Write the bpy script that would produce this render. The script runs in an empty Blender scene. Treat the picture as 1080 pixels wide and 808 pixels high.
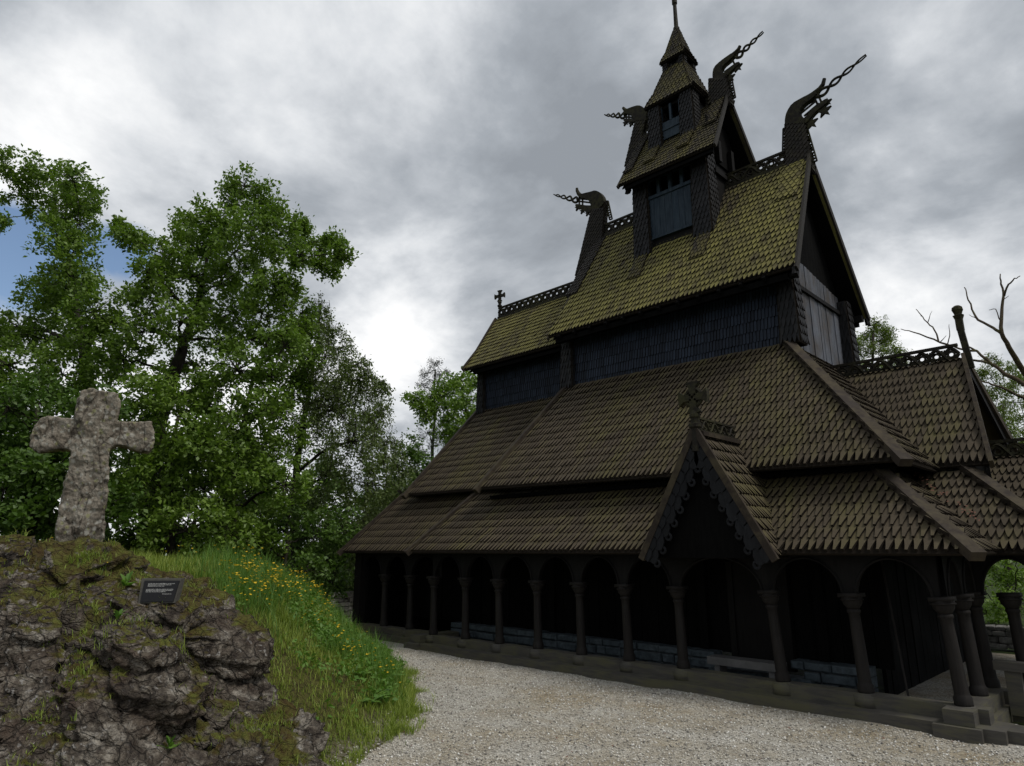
import bpy, bmesh, math, random
import numpy as np
from mathutils import Vector, Matrix
R = math.radians
rng = np.random.default_rng(7)
random.seed(7)
scn = bpy.context.scene
COL = scn.collection

# ------------------------------------------------------------------ camera frame
FPX, CX, CY, CAMH = 710.0, 540.0, 404.0, 2.4
TH = math.atan(177 / FPX)
YA = R(45.5)
HD = np.array([-math.cos(YA), math.sin(YA), 0.0])      # heading on the ground
RT = np.array([HD[1], -HD[0], 0.0])                    # to the right of it
UPV = np.array([0, 0, 1.0])
_F = HD * math.cos(TH) + UPV * math.sin(TH)
_U = -HD * math.sin(TH) + UPV * math.cos(TH)

def ray(px, py):
    return RT * ((px - CX) / FPX) + _U * (-(py - CY) / FPX) + _F

def on(px, py, axis, val):                             # a measured point on a known plane of the building
    d = ray(px, py); o = np.array([0, 0, CAMH])
    return o + (val - o[axis]) / d[axis] * d

def far(px, py, D):                                    # a measured direction taken at ground distance D
    d = ray(px, py)
    return np.array([0, 0, CAMH]) + d * (D / float(d @ HD))

def ground_pt(lat, D, z=0.0):
    p = RT * lat + HD * D
    return np.array([p[0], p[1], z])

# ------------------------------------------------------------------ noise (numpy)
def _hash(ix, iy, iz, seed):
    h = (ix.astype(np.int64) * 374761393 + iy.astype(np.int64) * 668265263 + iz.astype(np.int64) * 2147483647 + seed * 144665) & 0xffffffff
    h = ((h ^ (h >> 13)) * 1274126177) & 0xffffffff
    return ((h ^ (h >> 16)) & 0xffffff) / float(0xffffff)

def vnoise(x, y, seed=0):
    xi, yi = np.floor(x), np.floor(y)
    xf, yf = x - xi, y - yi
    u, v = xf * xf * xf * (xf * (xf * 6 - 15) + 10), yf * yf * yf * (yf * (yf * 6 - 15) + 10)
    z = np.zeros_like(xi)
    a = _hash(xi, yi, z, seed); b = _hash(xi + 1, yi, z, seed)
    c = _hash(xi, yi + 1, z, seed); d = _hash(xi + 1, yi + 1, z, seed)
    return (a * (1 - u) + b * u) * (1 - v) + (c * (1 - u) + d * u) * v

def fbm(x, y, oct=5, seed=0, gain=.5):
    s = np.zeros_like(x); a = 1.0; t = 0
    for i in range(oct):
        s += a * (vnoise(x, y, seed + i * 17) - .5); t += a
        x = x * 2.03 + 13.7; y = y * 2.03 - 7.1; a *= gain
    return s / t

def facets(x, y, seed, tilt):
    """each cell a tilted plane of its own: broken rock faces. returns height, and the distance to the crack"""
    xi, yi = np.floor(x), np.floor(y)
    best = np.full_like(x, 9e9); sec = np.full_like(x, 9e9); h = np.zeros_like(x)
    for dx in (-1, 0, 1):
        for dy in (-1, 0, 1):
            cx, cy = xi + dx, yi + dy; z = np.zeros_like(cx)
            px = cx + _hash(cx, cy, z, seed); py = cy + _hash(cx, cy, z, seed + 5)
            d = np.hypot(x - px, y - py)
            gx = _hash(cx, cy, z, seed + 9) - .5; gy = _hash(cx, cy, z, seed + 13) - .5
            hh = ((x - px) * gx + (y - py) * gy) * tilt + (_hash(cx, cy, z, seed + 21) - .5)
            m = d < best
            sec = np.where(m, best, np.minimum(sec, d)); h = np.where(m, hh, h); best = np.where(m, d, best)
    return h, sec - best, best

def sstep(a, b, x):
    t = np.clip((x - a) / (b - a), 0, 1); return t * t * (3 - 2 * t)

# ------------------------------------------------------------------ objects
def mesh_obj(name, verts, faces, mat=None, parent=None, smooth=False):
    me = bpy.data.meshes.new(name)
    me.from_pydata([tuple(v) for v in verts], [], [tuple(f) for f in faces])
    if smooth: me.polygons.foreach_set('use_smooth', [True] * len(me.polygons))
    me.update()
    o = bpy.data.objects.new(name, me); COL.objects.link(o)
    if mat: me.materials.append(mat)
    return adopt(o, parent)

def adopt(o, parent):
    # parts are modelled in world coordinates: only an Empty's own place has to be taken out again
    if parent is not None:
        o.parent = parent
        if parent.type == 'EMPTY' and not parent.get('_local'): o.matrix_parent_inverse = Matrix.Translation(-parent.location)
    return o

def np_mesh(name, V, F, mat=None, parent=None, smooth=False):
    """V (n,3) F (m,k) arrays, k fixed"""
    me = bpy.data.meshes.new(name)
    n, (m, k) = len(V), F.shape
    me.vertices.add(n); me.vertices.foreach_set('co', np.ascontiguousarray(V, dtype=np.float32).ravel())
    me.loops.add(m * k); me.loops.foreach_set('vertex_index', np.ascontiguousarray(F, dtype=np.int32).ravel())
    me.polygons.add(m); me.polygons.foreach_set('loop_start', np.arange(0, m * k, k, dtype=np.int32))
    try: me.polygons.foreach_set('loop_total', np.full(m, k, dtype=np.int32))
    except Exception: pass
    if smooth: me.polygons.foreach_set('use_smooth', np.ones(m, dtype=bool))
    me.update(calc_edges=True); me.validate()
    o = bpy.data.objects.new(name, me); COL.objects.link(o)
    if mat: me.materials.append(mat)
    return adopt(o, parent)

def tag(o, label=None, cat=None, group=None, kind=None):
    if label: o['label'] = label
    if cat: o['category'] = cat
    if group: o['group'] = group
    if kind: o['kind'] = kind
    return o

def empty(name, loc, label=None, cat=None, group=None):
    o = bpy.data.objects.new(name, None); COL.objects.link(o); o.location = loc
    o.empty_display_size = .2
    return tag(o, label, cat, group)

def N(v): 
    v = np.asarray(v, float); return v / (np.linalg.norm(v) + 1e-12)

class MB:
    def __init__(s): s.v, s.f, s.e = [], [], []
    def add(s, V, F):
        b = len(s.v); s.v += [tuple(map(float, p)) for p in V]; s.f += [tuple(b + i for i in f) for f in F]
    def box(s, a, b):
        x0, y0, z0 = a; x1, y1, z1 = b
        s.add([(x0,y0,z0),(x1,y0,z0),(x1,y1,z0),(x0,y1,z0),(x0,y0,z1),(x1,y0,z1),(x1,y1,z1),(x0,y1,z1)],
              [(0,3,2,1),(4,5,6,7),(0,1,5,4),(1,2,6,5),(2,3,7,6),(3,0,4,7)])
    def bar(s, p, q, w, h, up=(0,0,1), off=0.0):
        p, q = np.array(p, float), np.array(q, float); d = N(q - p)
        side = N(np.cross(d, up)); u = N(np.cross(side, d))
        V = []
        for c in (p, q):
            for a, b in ((-1,-1),(1,-1),(1,1),(-1,1)):
                V.append(c + side * a * w / 2 + u * (b * h / 2 + off))
        s.add(V, [(0,1,2,3),(7,6,5,4),(0,4,5,1),(1,5,6,2),(2,6,7,3),(3,7,4,0)])
    def tube(s, pts, rad, n=8, cap=True):
        pts = [np.array(p, float) for p in pts]
        rad = rad if hasattr(rad, '__len__') else [rad] * len(pts)
        V, F = [], []
        ref = np.array([0.31, 0.87, 0.38])
        for i, p in enumerate(pts):
            d = N(pts[min(i + 1, len(pts) - 1)] - pts[max(i - 1, 0)])
            a = N(np.cross(d, ref if abs(d @ ref) < .95 else (1, 0, 0))); b = np.cross(d, a)
            for k in range(n):
                t = 2 * math.pi * k / n; V.append(p + (a * math.cos(t) + b * math.sin(t)) * rad[i])
        for i in range(len(pts) - 1):
            for k in range(n):
                k2 = (k + 1) % n; F.append((i*n+k, i*n+k2, (i+1)*n+k2, (i+1)*n+k))
        if cap:
            F.append(tuple(reversed(range(n)))); F.append(tuple((len(pts)-1)*n + k for k in range(n)))
        s.add(V, F)
    def prism(s, poly, thick_vec):
        """poly list of 3d points, extruded both ways by thick_vec/2"""
        t = np.array(thick_vec, float) / 2; n = len(poly)
        V = [np.array(p) - t for p in poly] + [np.array(p) + t for p in poly]
        F = [tuple(range(n)), tuple(reversed(range(n, 2 * n)))]
        for i in range(n):
            j = (i + 1) % n; F.append((j, i, n + i, n + j))
        s.add(V, F)
    def quadplate(s, bl, br, tl, tr, t):
        bl, br, tl, tr = (np.array(q, float) for q in (bl, br, tl, tr))
        n = N(np.cross(br - bl, tl - bl)) * t
        s.add([bl, br, tr, tl, bl - n, br - n, tr - n, tl - n],
              [(0,1,2,3),(7,6,5,4),(0,4,5,1),(1,5,6,2),(2,6,7,3),(3,7,4,0)])
    def shingles(s, bl, br, tl, tr, w, e, t, shape=0, jit=1.0, base=True, seed=0):
        """a roof or wall plane covered with real overlapping shingles, cut to the plane's edges"""
        r = random.Random(seed)
        bl, br, tl, tr = (np.array(q, float) for q in (bl, br, tl, tr))
        u = N(br - bl); n = N(np.cross(br - bl, tl - bl)); v = np.cross(n, u)
        H = float((tl - bl) @ v); W = float((br - bl) @ u)
        l1 = float((tl - bl) @ u); r1 = float((tr - bl) @ u)
        tr = tr - n * float((tr - bl) @ n)
        if base:
            b0 = len(s.f); s.quadplate(bl - n * .012, br - n * .012, tl - n * .012, tr - n * .012, .04); s.e += list(range(b0, len(s.f)))
        rows = int(H / e + .999)
        if shape == 0:   prof = [(-.5, 1.0), (-.5, .96), (-.40, .74), (-.27, .42), (-.18, .14), (-.16, 0), (.16, 0), (.18, .14), (.27, .42), (.40, .74), (.5, .96), (.5, 1.0)]
        elif shape == 1: prof = [(-.5, 1.0), (-.5, .80), (-.34, .42), (-.12, .05), (-.06, 0), (.06, 0), (.12, .05), (.34, .42), (.5, .80), (.5, 1.0)]
        else:            prof = [(-.40, 1.0), (-.40, .10), (-.28, 0), (.28, 0), (.40, .10), (.40, 1.0)]
        for i in range(rows):
            h0 = i * e
            f0 = (h0 + e * .5) / H
            ul, ur = l1 * f0, W + (r1 - W) * f0
            k0 = int(math.floor(ul / w)) - 1; k1 = int(math.ceil(ur / w)) + 1
            for k in range(k0, k1 + 1):
                c = (k + (.5 if i % 2 else 0)) * w
                if c + w * .5 < ul + .01 or c - w * .5 > ur - .01: continue
                L = min(e * 1.85, H - h0 + .02)
                if L < e * .2: continue
                odd = r.random() < .03
                jr = jit * r.uniform(-.02, .02) * (3 if odd else 1); jz = jit * r.uniform(-.10, .10) * e * (.8 if odd else .2); jt = t * (1 + jit * r.uniform(-.12, .2))
                P = []
                for a, b in prof:
                    x = c + a * w * .955; y = h0 + (b * e * 1.0 if b < 1 else L) + (jz if b < 1 else 0)
                    x += (y - h0 - e * .5) * jr
                    x = min(max(x, ul), ur)
                    y = min(y, H + .02)
                    lift = jt * (1.62 - 1.42 * (y - h0) / (e * 1.85))
                    P.append((x, y, lift))
                m = len(P); V = []
                for x, y, lf in P: V.append(bl + u * x + v * y + n * lf)
                for x, y, lf in P: V.append(bl + u * x + v * y + n * (lf - jt * .95))
                F = [tuple(range(m))]
                for q in range(m - 1): F.append((q + 1, q, m + q, m + q + 1))
                F.append(tuple(reversed(range(m, 2 * m))))
                b0 = len(s.f); s.add(V, F); s.e += list(range(b0 + 1, b0 + m + 1))
    def build(s, name, mat, parent=None, smooth=False):
        return mesh_obj(name, s.v, s.f, mat, parent, smooth)

# ------------------------------------------------------------------ materials
class NT:
    def __init__(s, name):
        s.m = bpy.data.materials.new(name); s.m.use_nodes = True; s.t = s.m.node_tree
        s.b = s.t.nodes['Principled BSDF']; s.out = s.t.nodes['Material Output']
    def n(s, typ, **kw):
        x = s.t.nodes.new(typ)
        for k, v in kw.items():
            if k.startswith('i_'):
                key = k[2:]; key = int(key) if key.isdigit() else key.replace('_', ' ')
                x.inputs[key].default_value = v
            else: setattr(x, k, v)
        return x
    def l(s, a, b): s.t.links.new(a, b)
    def coord(s, kind='Object', scale=(1, 1, 1), rot=(0, 0, 0)):
        tc = s.n('ShaderNodeTexCoord'); mp = s.n('ShaderNodeMapping')
        mp.inputs['Scale'].default_value = scale; mp.inputs['Rotation'].default_value = rot
        s.l(tc.outputs[kind], mp.inputs['Vector']); return mp.outputs[0]
    def pos(s, scale=(1, 1, 1), rot=(0, 0, 0)):
        g = s.n('ShaderNodeNewGeometry'); mp = s.n('ShaderNodeMapping')
        mp.inputs['Scale'].default_value = scale; mp.inputs['Rotation'].default_value = rot
        s.l(g.outputs['Position'], mp.inputs['Vector']); return mp.outputs[0]
    def noise(s, vec, scale, detail=5, rough=.6, dist=0.0, out='Fac'):
        x = s.n('ShaderNodeTexNoise'); x.inputs['Scale'].default_value = scale; x.inputs['Detail'].default_value = detail
        x.inputs['Roughness'].default_value = rough; x.inputs['Distortion'].default_value = dist
        if vec is not None: s.l(vec, x.inputs['Vector'])
        return x.outputs[out]
    def ramp(s, fac, stops, interp='LINEAR'):
        x = s.n('ShaderNodeValToRGB'); x.color_ramp.interpolation = interp
        el = x.color_ramp.elements
        while len(el) < len(stops): el.new(.5)
        for e, (p, c) in zip(el, stops):
            e.position = p; e.color = (c, c, c, 1) if not hasattr(c, '__len__') else (*c, 1)
        s.l(fac, x.inputs[0]); return x.outputs[0]
    def mix(s, fac, a, b, blend='MIX'):
        x = s.n('ShaderNodeMix', data_type='RGBA', blend_type=blend)
        for sock, val in ((x.inputs[0], fac), (x.inputs[6], a), (x.inputs[7], b)):
            if hasattr(val, 'links') or isinstance(val, bpy.types.NodeSocket): s.l(val, sock)
            elif hasattr(val, '__len__'): sock.default_value = (*val, 1) if len(val) == 3 else val
            else: sock.default_value = val
        return x.outputs[2]
    def math(s, op, a, b=None, clamp=False):
        x = s.n('ShaderNodeMath', operation=op, use_clamp=clamp)
        for i, v in enumerate((a, b)):
            if v is None: continue
            if isinstance(v, bpy.types.NodeSocket): s.l(v, x.inputs[i])
            else: x.inputs[i].default_value = v
        return x.outputs[0]
    def bump(s, h, strength=.5, dist=.02, normal=None):
        x = s.n('ShaderNodeBump'); x.inputs['Strength'].default_value = strength; x.inputs['Distance'].default_value = dist
        s.l(h, x.inputs['Height'])
        if normal is not None: s.l(normal, x.inputs['Normal'])
        return x.outputs[0]
    def fin(s, col=None, rough=.8, spec=.3, normal=None):
        if col is not None:
            if isinstance(col, bpy.types.NodeSocket): s.l(col, s.b.inputs['Base Color'])
            else: s.b.inputs['Base Color'].default_value = (*col, 1)
        if isinstance(rough, bpy.types.NodeSocket): s.l(rough, s.b.inputs['Roughness'])
        else: s.b.inputs['Roughness'].default_value = rough
        s.b.inputs['Specular IOR Level'].default_value = spec
        if normal is not None: s.l(normal, s.b.inputs['Normal'])
        return s.m

def shingle_mat(name, c0, c1, moss, moss_lo, moss_hi, grain_rot=(0, 0, 0), rough=.75, spec=.25):
    k = NT(name)
    g = k.n('ShaderNodeNewGeometry')
    isl = g.outputs['Random Per Island']
    p = k.pos()
    big = k.noise(k.pos((1.25, .35, .35)), .8, 4, .6)
    mid = k.noise(p, 2.6, 5, .65)
    fine = k.noise(k.pos((9, 9, 1.6)), 4.0, 5, .7)
    col = k.mix(isl, c0, c1)
    col = k.mix(k.ramp(k.noise(p, .9, 4, .65), [(.35, 0.0), (.7, .5)]), col, tuple(c * .62 for c in c0))
    col = k.mix(k.ramp(fine, [(.3, .0), (.75, .55)]), col, tuple(c * .45 for c in c0))
    mk = k.math('ADD', k.math('MULTIPLY', big, .62), k.math('ADD', k.math('MULTIPLY', mid, .33), k.math('MULTIPLY', isl, .12)))
    mf = k.ramp(mk, [(moss_lo, 0.0), (moss_hi, 1.0)])
    mf = k.math('MULTIPLY', mf, k.ramp(fine, [(.25, .45), (.6, 1.0)]))
    mcol = k.mix(k.noise(p, 7, 4, .6), moss, tuple(c * .55 for c in moss))
    col = k.mix(mf, col, mcol)
    # pale lichen flecks
    lf = k.ramp(k.noise(p, 26, 3, .6), [(.70, 0.0), (.76, .5)])
    col = k.mix(lf, col, (.13, .125, .10))
    nb = k.bump(fine, .35, .012)
    return k.fin(col, rough, spec, nb)

def wood_mat(name, c0, c1, scale=(14, 14, 1.2), rough=.7, spec=.3, streak=None, bump=.4):
    k = NT(name)
    p = k.pos(scale)
    a = k.noise(p, 1.6, 6, .7, .3)
    b = k.noise(k.pos(), 1.3, 4, .6)
    isl = k.n('ShaderNodeNewGeometry').outputs['Random Per Island']
    col = k.mix(k.ramp(a, [(.32, 0.0), (.7, 1.0)]), c0, c1)
    col = k.mix(k.math('MULTIPLY', isl, .5), col, tuple(c * .5 for c in c0))
    if streak: col = k.mix(k.ramp(k.math('ADD', k.math('MULTIPLY', a, .6), k.math('MULTIPLY', b, .5)), [(.5, 0.0), (.66, 1.0)]), col, streak)
    return k.fin(col, k.ramp(b, [(.3, rough - .12), (.7, rough + .12)]), spec, k.bump(a, bump, .01))

M = {}
M['sh_moss'] = shingle_mat('mossy_shingles', (.066, .053, .032), (.095, .075, .044), (.275, .250, .066), .36, .60)
M['sh_tower'] = shingle_mat('tower_shingles', (.046, .039, .029), (.072, .058, .040), (.150, .132, .03), .44, .66)
M['sh_brown'] = shingle_mat('brown_shingles', (.070, .054, .034), (.102, .079, .050), (.125, .112, .034), .50, .76)
M['sh_wall'] = shingle_mat('tarred_wall_shingles', (.009, .014, .025), (.030, .043, .070), (.035, .05, .08), .62, .9, rough=.6, spec=.22)
M['sh_dark'] = shingle_mat('tarred_shingles', (.013, .0135, .015), (.030, .029, .031), (.04, .038, .026), .58, .84, rough=.65, spec=.22)
M['sh_edge'] = wood_mat('shingle_gap_shade', (.014, .011, .008), (.028, .022, .016), scale=(9, 9, 9), rough=.9, spec=.1)  # shingle sides, backs and base plates: shade of the gaps put into the colour
M['sh_neck'] = shingle_mat('neck_shingles', (.020, .017, .014), (.036, .030, .023), (.07, .062, .022), .56, .8)
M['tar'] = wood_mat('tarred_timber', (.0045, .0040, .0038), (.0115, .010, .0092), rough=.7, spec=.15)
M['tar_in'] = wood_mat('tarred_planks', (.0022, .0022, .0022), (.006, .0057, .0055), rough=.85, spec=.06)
M['column'] = wood_mat('column_timber', (.010, .0085, .008), (.026, .022, .019), rough=.7, spec=.2)
M['verge'] = wood_mat('brown_timber', (.032, .0245, .019), (.052, .040, .031), scale=(3, 3, 3), rough=.8, spec=.15, streak=(.066, .054, .034))
M['crest'] = wood_mat('crest_timber', (.014, .0115, .0085), (.028, .024, .017), scale=(6, 6, 6), rough=.75, spec=.18, streak=(.042, .04, .018))
M['panel'] = wood_mat('blue_tarred_planks', (.010, .022, .036), (.023, .042, .064), rough=.6, spec=.2, streak=(.036, .052, .068))
M['scale'] = wood_mat('carved_scales', (.007, .0072, .0085), (.016, .017, .020), rough=.7, spec=.2)
M['plank'] = wood_mat('weathered_planks', (.012, .012, .014), (.25, .275, .33), scale=(22, 22, .9), rough=.65, streak=(.07, .058, .05))
M['sill'] = wood_mat('grey_timber', (.058, .054, .047), (.115, .106, .092), scale=(1.4, 1.4, 10), rough=.8, streak=(.09, .085, .05))
M['slab'] = wood_mat('grey_slab', (.10, .098, .095), (.17, .164, .16), scale=(3, 3, 3), rough=.8)

def stone_mat(name, cols, scale, lichen=.62, moss=None, bump=.6, spec=.2):
    k = NT(name); p = k.pos()
    a = k.noise(p, scale, 8, .68, .4); b = k.noise(p, scale * 3.3, 6, .65)
    isl = k.n('ShaderNodeNewGeometry').outputs['Random Per Island']
    col = k.ramp(a, [(.28, cols[0]), (.5, cols[1]), (.72, cols[2])])
    col = k.mix(k.math('MULTIPLY', isl, .45), col, cols[0])
    col = k.mix(k.ramp(b, [(.35, .7), (.6, 0.0)]), col, tuple(c * .4 for c in cols[0]))
    vo = k.n('ShaderNodeTexVoronoi'); vo.inputs['Scale'].default_value = scale * 1.7; k.l(p, vo.inputs['Vector'])
    lf = k.math('MULTIPLY', k.ramp(vo.outputs['Distance'], [(.16, 1.0), (.3, 0.0)]), k.ramp(a, [(lichen - .06, 0.0), (lichen, 1.0)]))
    col = k.mix(k.math('MULTIPLY', lf, .8), col, (.40, .39, .34))
    if moss: col = k.mix(k.ramp(k.noise(p, scale * .7, 5, .7), [(.55, 0.0), (.68, .75)]), col, moss)
    h = k.math('ADD', k.math('MULTIPLY', a, .7), k.math('MULTIPLY', b, .4))
    return k.fin(col, .85, spec, k.bump(h, bump, .05))

M['cross'] = stone_mat('lichened_stone', ((.10, .082, .062), (.26, .228, .18), (.46, .43, .365)), 2.9, .47, (.15, .145, .06), 1.0)
def cross_mat():
    k = NT('cross_stone'); p = k.pos()
    big = k.noise(p, 1.5, 6, .65, .4); mid = k.noise(p, 6, 8, .7, .3); fine = k.noise(p, 28, 6, .7)
    col = k.ramp(mid, [(.3, (.12, .098, .074)), (.45, (.235, .20, .155)), (.58, (.33, .295, .24)), (.72, (.46, .43, .37))])
    col = k.mix(k.ramp(big, [(.36, .6), (.50, 0.0)]), col, (.075, .06, .046))
    col = k.mix(k.ramp(fine, [(.38, .45), (.52, 0.0)]), col, (.08, .066, .052))
    for sc, lo_, c in ((7.5, .5, (.50, .48, .42)), (15, .46, (.42, .42, .36)), (10, .58, (.30, .30, .13))):
        v_ = k.n('ShaderNodeTexVoronoi'); v_.inputs['Scale'].default_value = sc; k.l(k.noise(p, 2.0, 3, .5, out='Color') if False else p, v_.inputs['Vector'])
        edge = k.math('ADD', v_.outputs['Distance'], k.math('MULTIPLY', k.math('SUBTRACT', fine, .5), .5))
        sp_ = k.n('ShaderNodeSeparateColor'); k.l(v_.outputs['Color'], sp_.inputs[0])
        f = k.math('MULTIPLY', k.ramp(edge, [(.24, .6), (.36, 0.0)]), k.ramp(sp_.outputs[0], [(lo_, 0.0), (lo_ + .02, 1.0)]))
        col = k.mix(f, col, c)
    vc = k.n('ShaderNodeTexVoronoi', feature='DISTANCE_TO_EDGE'); vc.inputs['Scale'].default_value = 2.4; k.l(k.pos((1.4, 1.4, .6)), vc.inputs['Vector'])
    ck = k.ramp(k.math('ADD', vc.outputs['Distance'], k.math('MULTIPLY', k.math('SUBTRACT', mid, .5), .3)), [(.0, 0.0), (.03, 1.0)])
    col = k.mix(k.math('MULTIPLY', k.math('SUBTRACT', 1.0, ck), .6), col, (.04, .033, .027))
    h = k.math('ADD', k.math('MULTIPLY', mid, .6), k.math('ADD', k.math('MULTIPLY', fine, .35), k.math('MULTIPLY', ck, .2)))
    return k.fin(col, .9, .15, k.bump(h, 1.0, .05))
M['cross'] = cross_mat()
M['footing'] = stone_mat('blue_grey_stone', ((.04, .053, .062), (.075, .093, .105), (.12, .142, .153)), 2.5, .75)
M['drystone'] = stone_mat('field_stone', ((.09, .085, .075), (.19, .18, .165), (.30, .29, .27)), 2.2, .6, (.08, .09, .03))

def leaf_mat(name, c0, c1, trans=.35, rough=.5):
    k = NT(name)
    g = k.n('ShaderNodeNewGeometry'); isl = g.outputs['Random Per Island']
    big = k.noise(k.pos(), .45, 3, .6)
    f = k.math('ADD', k.math('MULTIPLY', isl, .55), k.math('MULTIPLY', big, .5))
    col = k.mix(f, c0, c1)
    k.fin(col, rough, .35)
    tr = k.n('ShaderNodeBsdfTranslucent')
    k.l(k.mix(1.0, col, (1.0, 1.15, .55), 'MULTIPLY'), tr.inputs['Color'])
    mx = k.n('ShaderNodeMixShader'); mx.inputs[0].default_value = trans
    k.l(k.b.outputs[0], mx.inputs[1]); k.l(tr.outputs[0], mx.inputs[2]); k.l(mx.outputs[0], k.out.inputs['Surface'])
    return k.m

M['oak'] = leaf_mat('oak_leaves', (.064, .128, .017), (.215, .315, .05))
M['oak_b'] = leaf_mat('bright_leaves', (.075, .148, .018), (.22, .325, .055))
M['dark_leaf'] = leaf_mat('dark_leaves', (.038, .088, .015), (.13, .215, .038))
M['birch'] = leaf_mat('birch_leaves', (.07, .105, .034), (.19, .245, .08))
M['pine'] = leaf_mat('pine_needles', (.022, .035, .02), (.055, .07, .04), .15)
M['fresh'] = leaf_mat('fresh_leaves', (.085, .135, .028), (.23, .295, .07))
M['grass'] = leaf_mat('grass_blades', (.10, .185, .022), (.37, .42, .08), .35)
M['herb'] = leaf_mat('herb_leaves', (.06, .15, .02), (.165, .29, .05), .35)
M['petal'] = leaf_mat('yellow_petals', (.62, .40, .012), (.75, .52, .02), .25)
M['bark'] = stone_mat('bark', ((.022, .018, .014), (.04, .033, .026), (.065, .056, .043)), 4, .9, (.045, .055, .02), .9)
M['deadwood'] = stone_mat('dead_bark', ((.055, .04, .025), (.10, .075, .045), (.16, .13, .08)), 4, .85, (.10, .10, .03), .7)
M['fleck'] = NT('dry_leaves').fin((.16, .075, .05), .8)

# rock of the mound: rock / moss / soil driven by vertex data of the ground itself
def mound_mat():
    k = NT('mound_rock')
    p = k.pos()
    at = k.n('ShaderNodeAttribute'); at.attribute_name = 'cover'     # r moss, g turf, b gravel-dust at the toe
    sep = k.n('ShaderNodeSeparateColor'); k.l(at.outputs['Color'], sep.inputs[0])
    st = k.noise(k.pos((1.0, 2.2, 2.8), (.5, .3, .6)), 1.7, 10, .70, .6)      # foliation
    a = k.noise(p, 3.4, 9, .7, .2); b = k.noise(p, 17, 6, .7)
    rock = k.ramp(st, [(.34, (.026, .020, .015)), (.43, (.084, .068, .052)), (.53, (.18, .153, .120)), (.63, (.44, .40, .335))])
    rock = k.mix(k.ramp(b, [(.38, .65), (.56, 0.0)]), rock, (.03, .024, .022))
    rock = k.mix(k.ramp(k.noise(p, 1.6, 4, .6), [(.5, 0.0), (.68, .35)]), rock, (.13, .085, .06))
    wv = k.n('ShaderNodeVectorMath', operation='ADD'); k.l(k.pos((1.0, 1.9, 2.6), (.5, .3, .6)), wv.inputs[0])
    ns = k.n('ShaderNodeTexNoise'); ns.inputs['Scale'].default_value = 2.2; ns.inputs['Detail'].default_value = 5; k.l(p, ns.inputs['Vector'])
    sc_ = k.n('ShaderNodeVectorMath', operation='SCALE'); k.l(ns.outputs['Color'], sc_.inputs[0]); sc_.inputs['Scale'].default_value = .75; k.l(sc_.outputs[0], wv.inputs[1])
    cr = []
    for sc, wd in ((2.3, .05), (6.5, .12)):
        v_ = k.n('ShaderNodeTexVoronoi', feature='DISTANCE_TO_EDGE'); v_.inputs['Scale'].default_value = sc; k.l(wv.outputs[0], v_.inputs['Vector'])
        cr.append(k.ramp(v_.outputs['Distance'], [(0.0, 0.0), (wd, 1.0)]))
    crack = k.math('MULTIPLY', cr[0], k.math('ADD', k.math('MULTIPLY', cr[1], .35), .65))
    rock = k.mix(k.math('MULTIPLY', k.math('SUBTRACT', 1.0, crack), .45), rock, (.012, .010, .008))
    # pale lichen and quartz
    lf = k.math('MULTIPLY', k.ramp(k.noise(p, 15, 4, .6), [(.60, 0.0), (.66, .85)]), k.ramp(k.noise(p, 1.3, 4, .6), [(.45, .15), (.6, 1.0)]))
    rock = k.mix(lf, rock, (.42, .40, .37))
    mf = k.ramp(k.math('ADD', k.math('MULTIPLY', a, .55), k.math('MULTIPLY', sep.outputs[0], .75)), [(.50, 0.0), (.60, 1.0)])
    mc = k.ramp(k.noise(p, 9, 6, .7), [(.3, (.032, .022, .010)), (.42, (.075, .056, .017)), (.54, (.115, .112, .024)), (.72, (.14, .17, .032))])
    mc = k.mix(k.ramp(k.noise(p, 1.1, 4, .6), [(.46, 0.0), (.68, .55)]), mc, (.07, .038, .018))
    rock = k.mix(k.math('MULTIPLY', at.outputs['Alpha'], .85), rock, (.022, .018, .012))
    col = k.mix(mf, rock, mc)
    tf = k.ramp(k.math('ADD', k.math('MULTIPLY', a, .4), k.math('MULTIPLY', sep.outputs[1], .85)), [(.5, 0.0), (.68, 1.0)])
    tcx = k.ramp(k.noise(p, 14, 6, .7), [(.3, (.05, .036, .018)), (.5, (.095, .09, .024)), (.7, (.13, .14, .03))])
    col = k.mix(tf, col, tcx)
    gf = k.math('MULTIPLY', sep.outputs[2], k.ramp(b, [(.42, 0.0), (.56, 1.0)]))
    col = k.mix(gf, col, (.34, .30, .25))
    h = k.math('ADD', k.math('MULTIPLY', st, .8), k.math('ADD', k.math('MULTIPLY', a, .4), k.math('ADD', k.math('MULTIPLY', b, .3), k.math('MULTIPLY', crack, .35))))
    return k.fin(col, k.ramp(a, [(.3, .78), (.6, .95)]), .18, k.bump(h, 1.0, .14))
M['mound'] = mound_mat()

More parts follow.
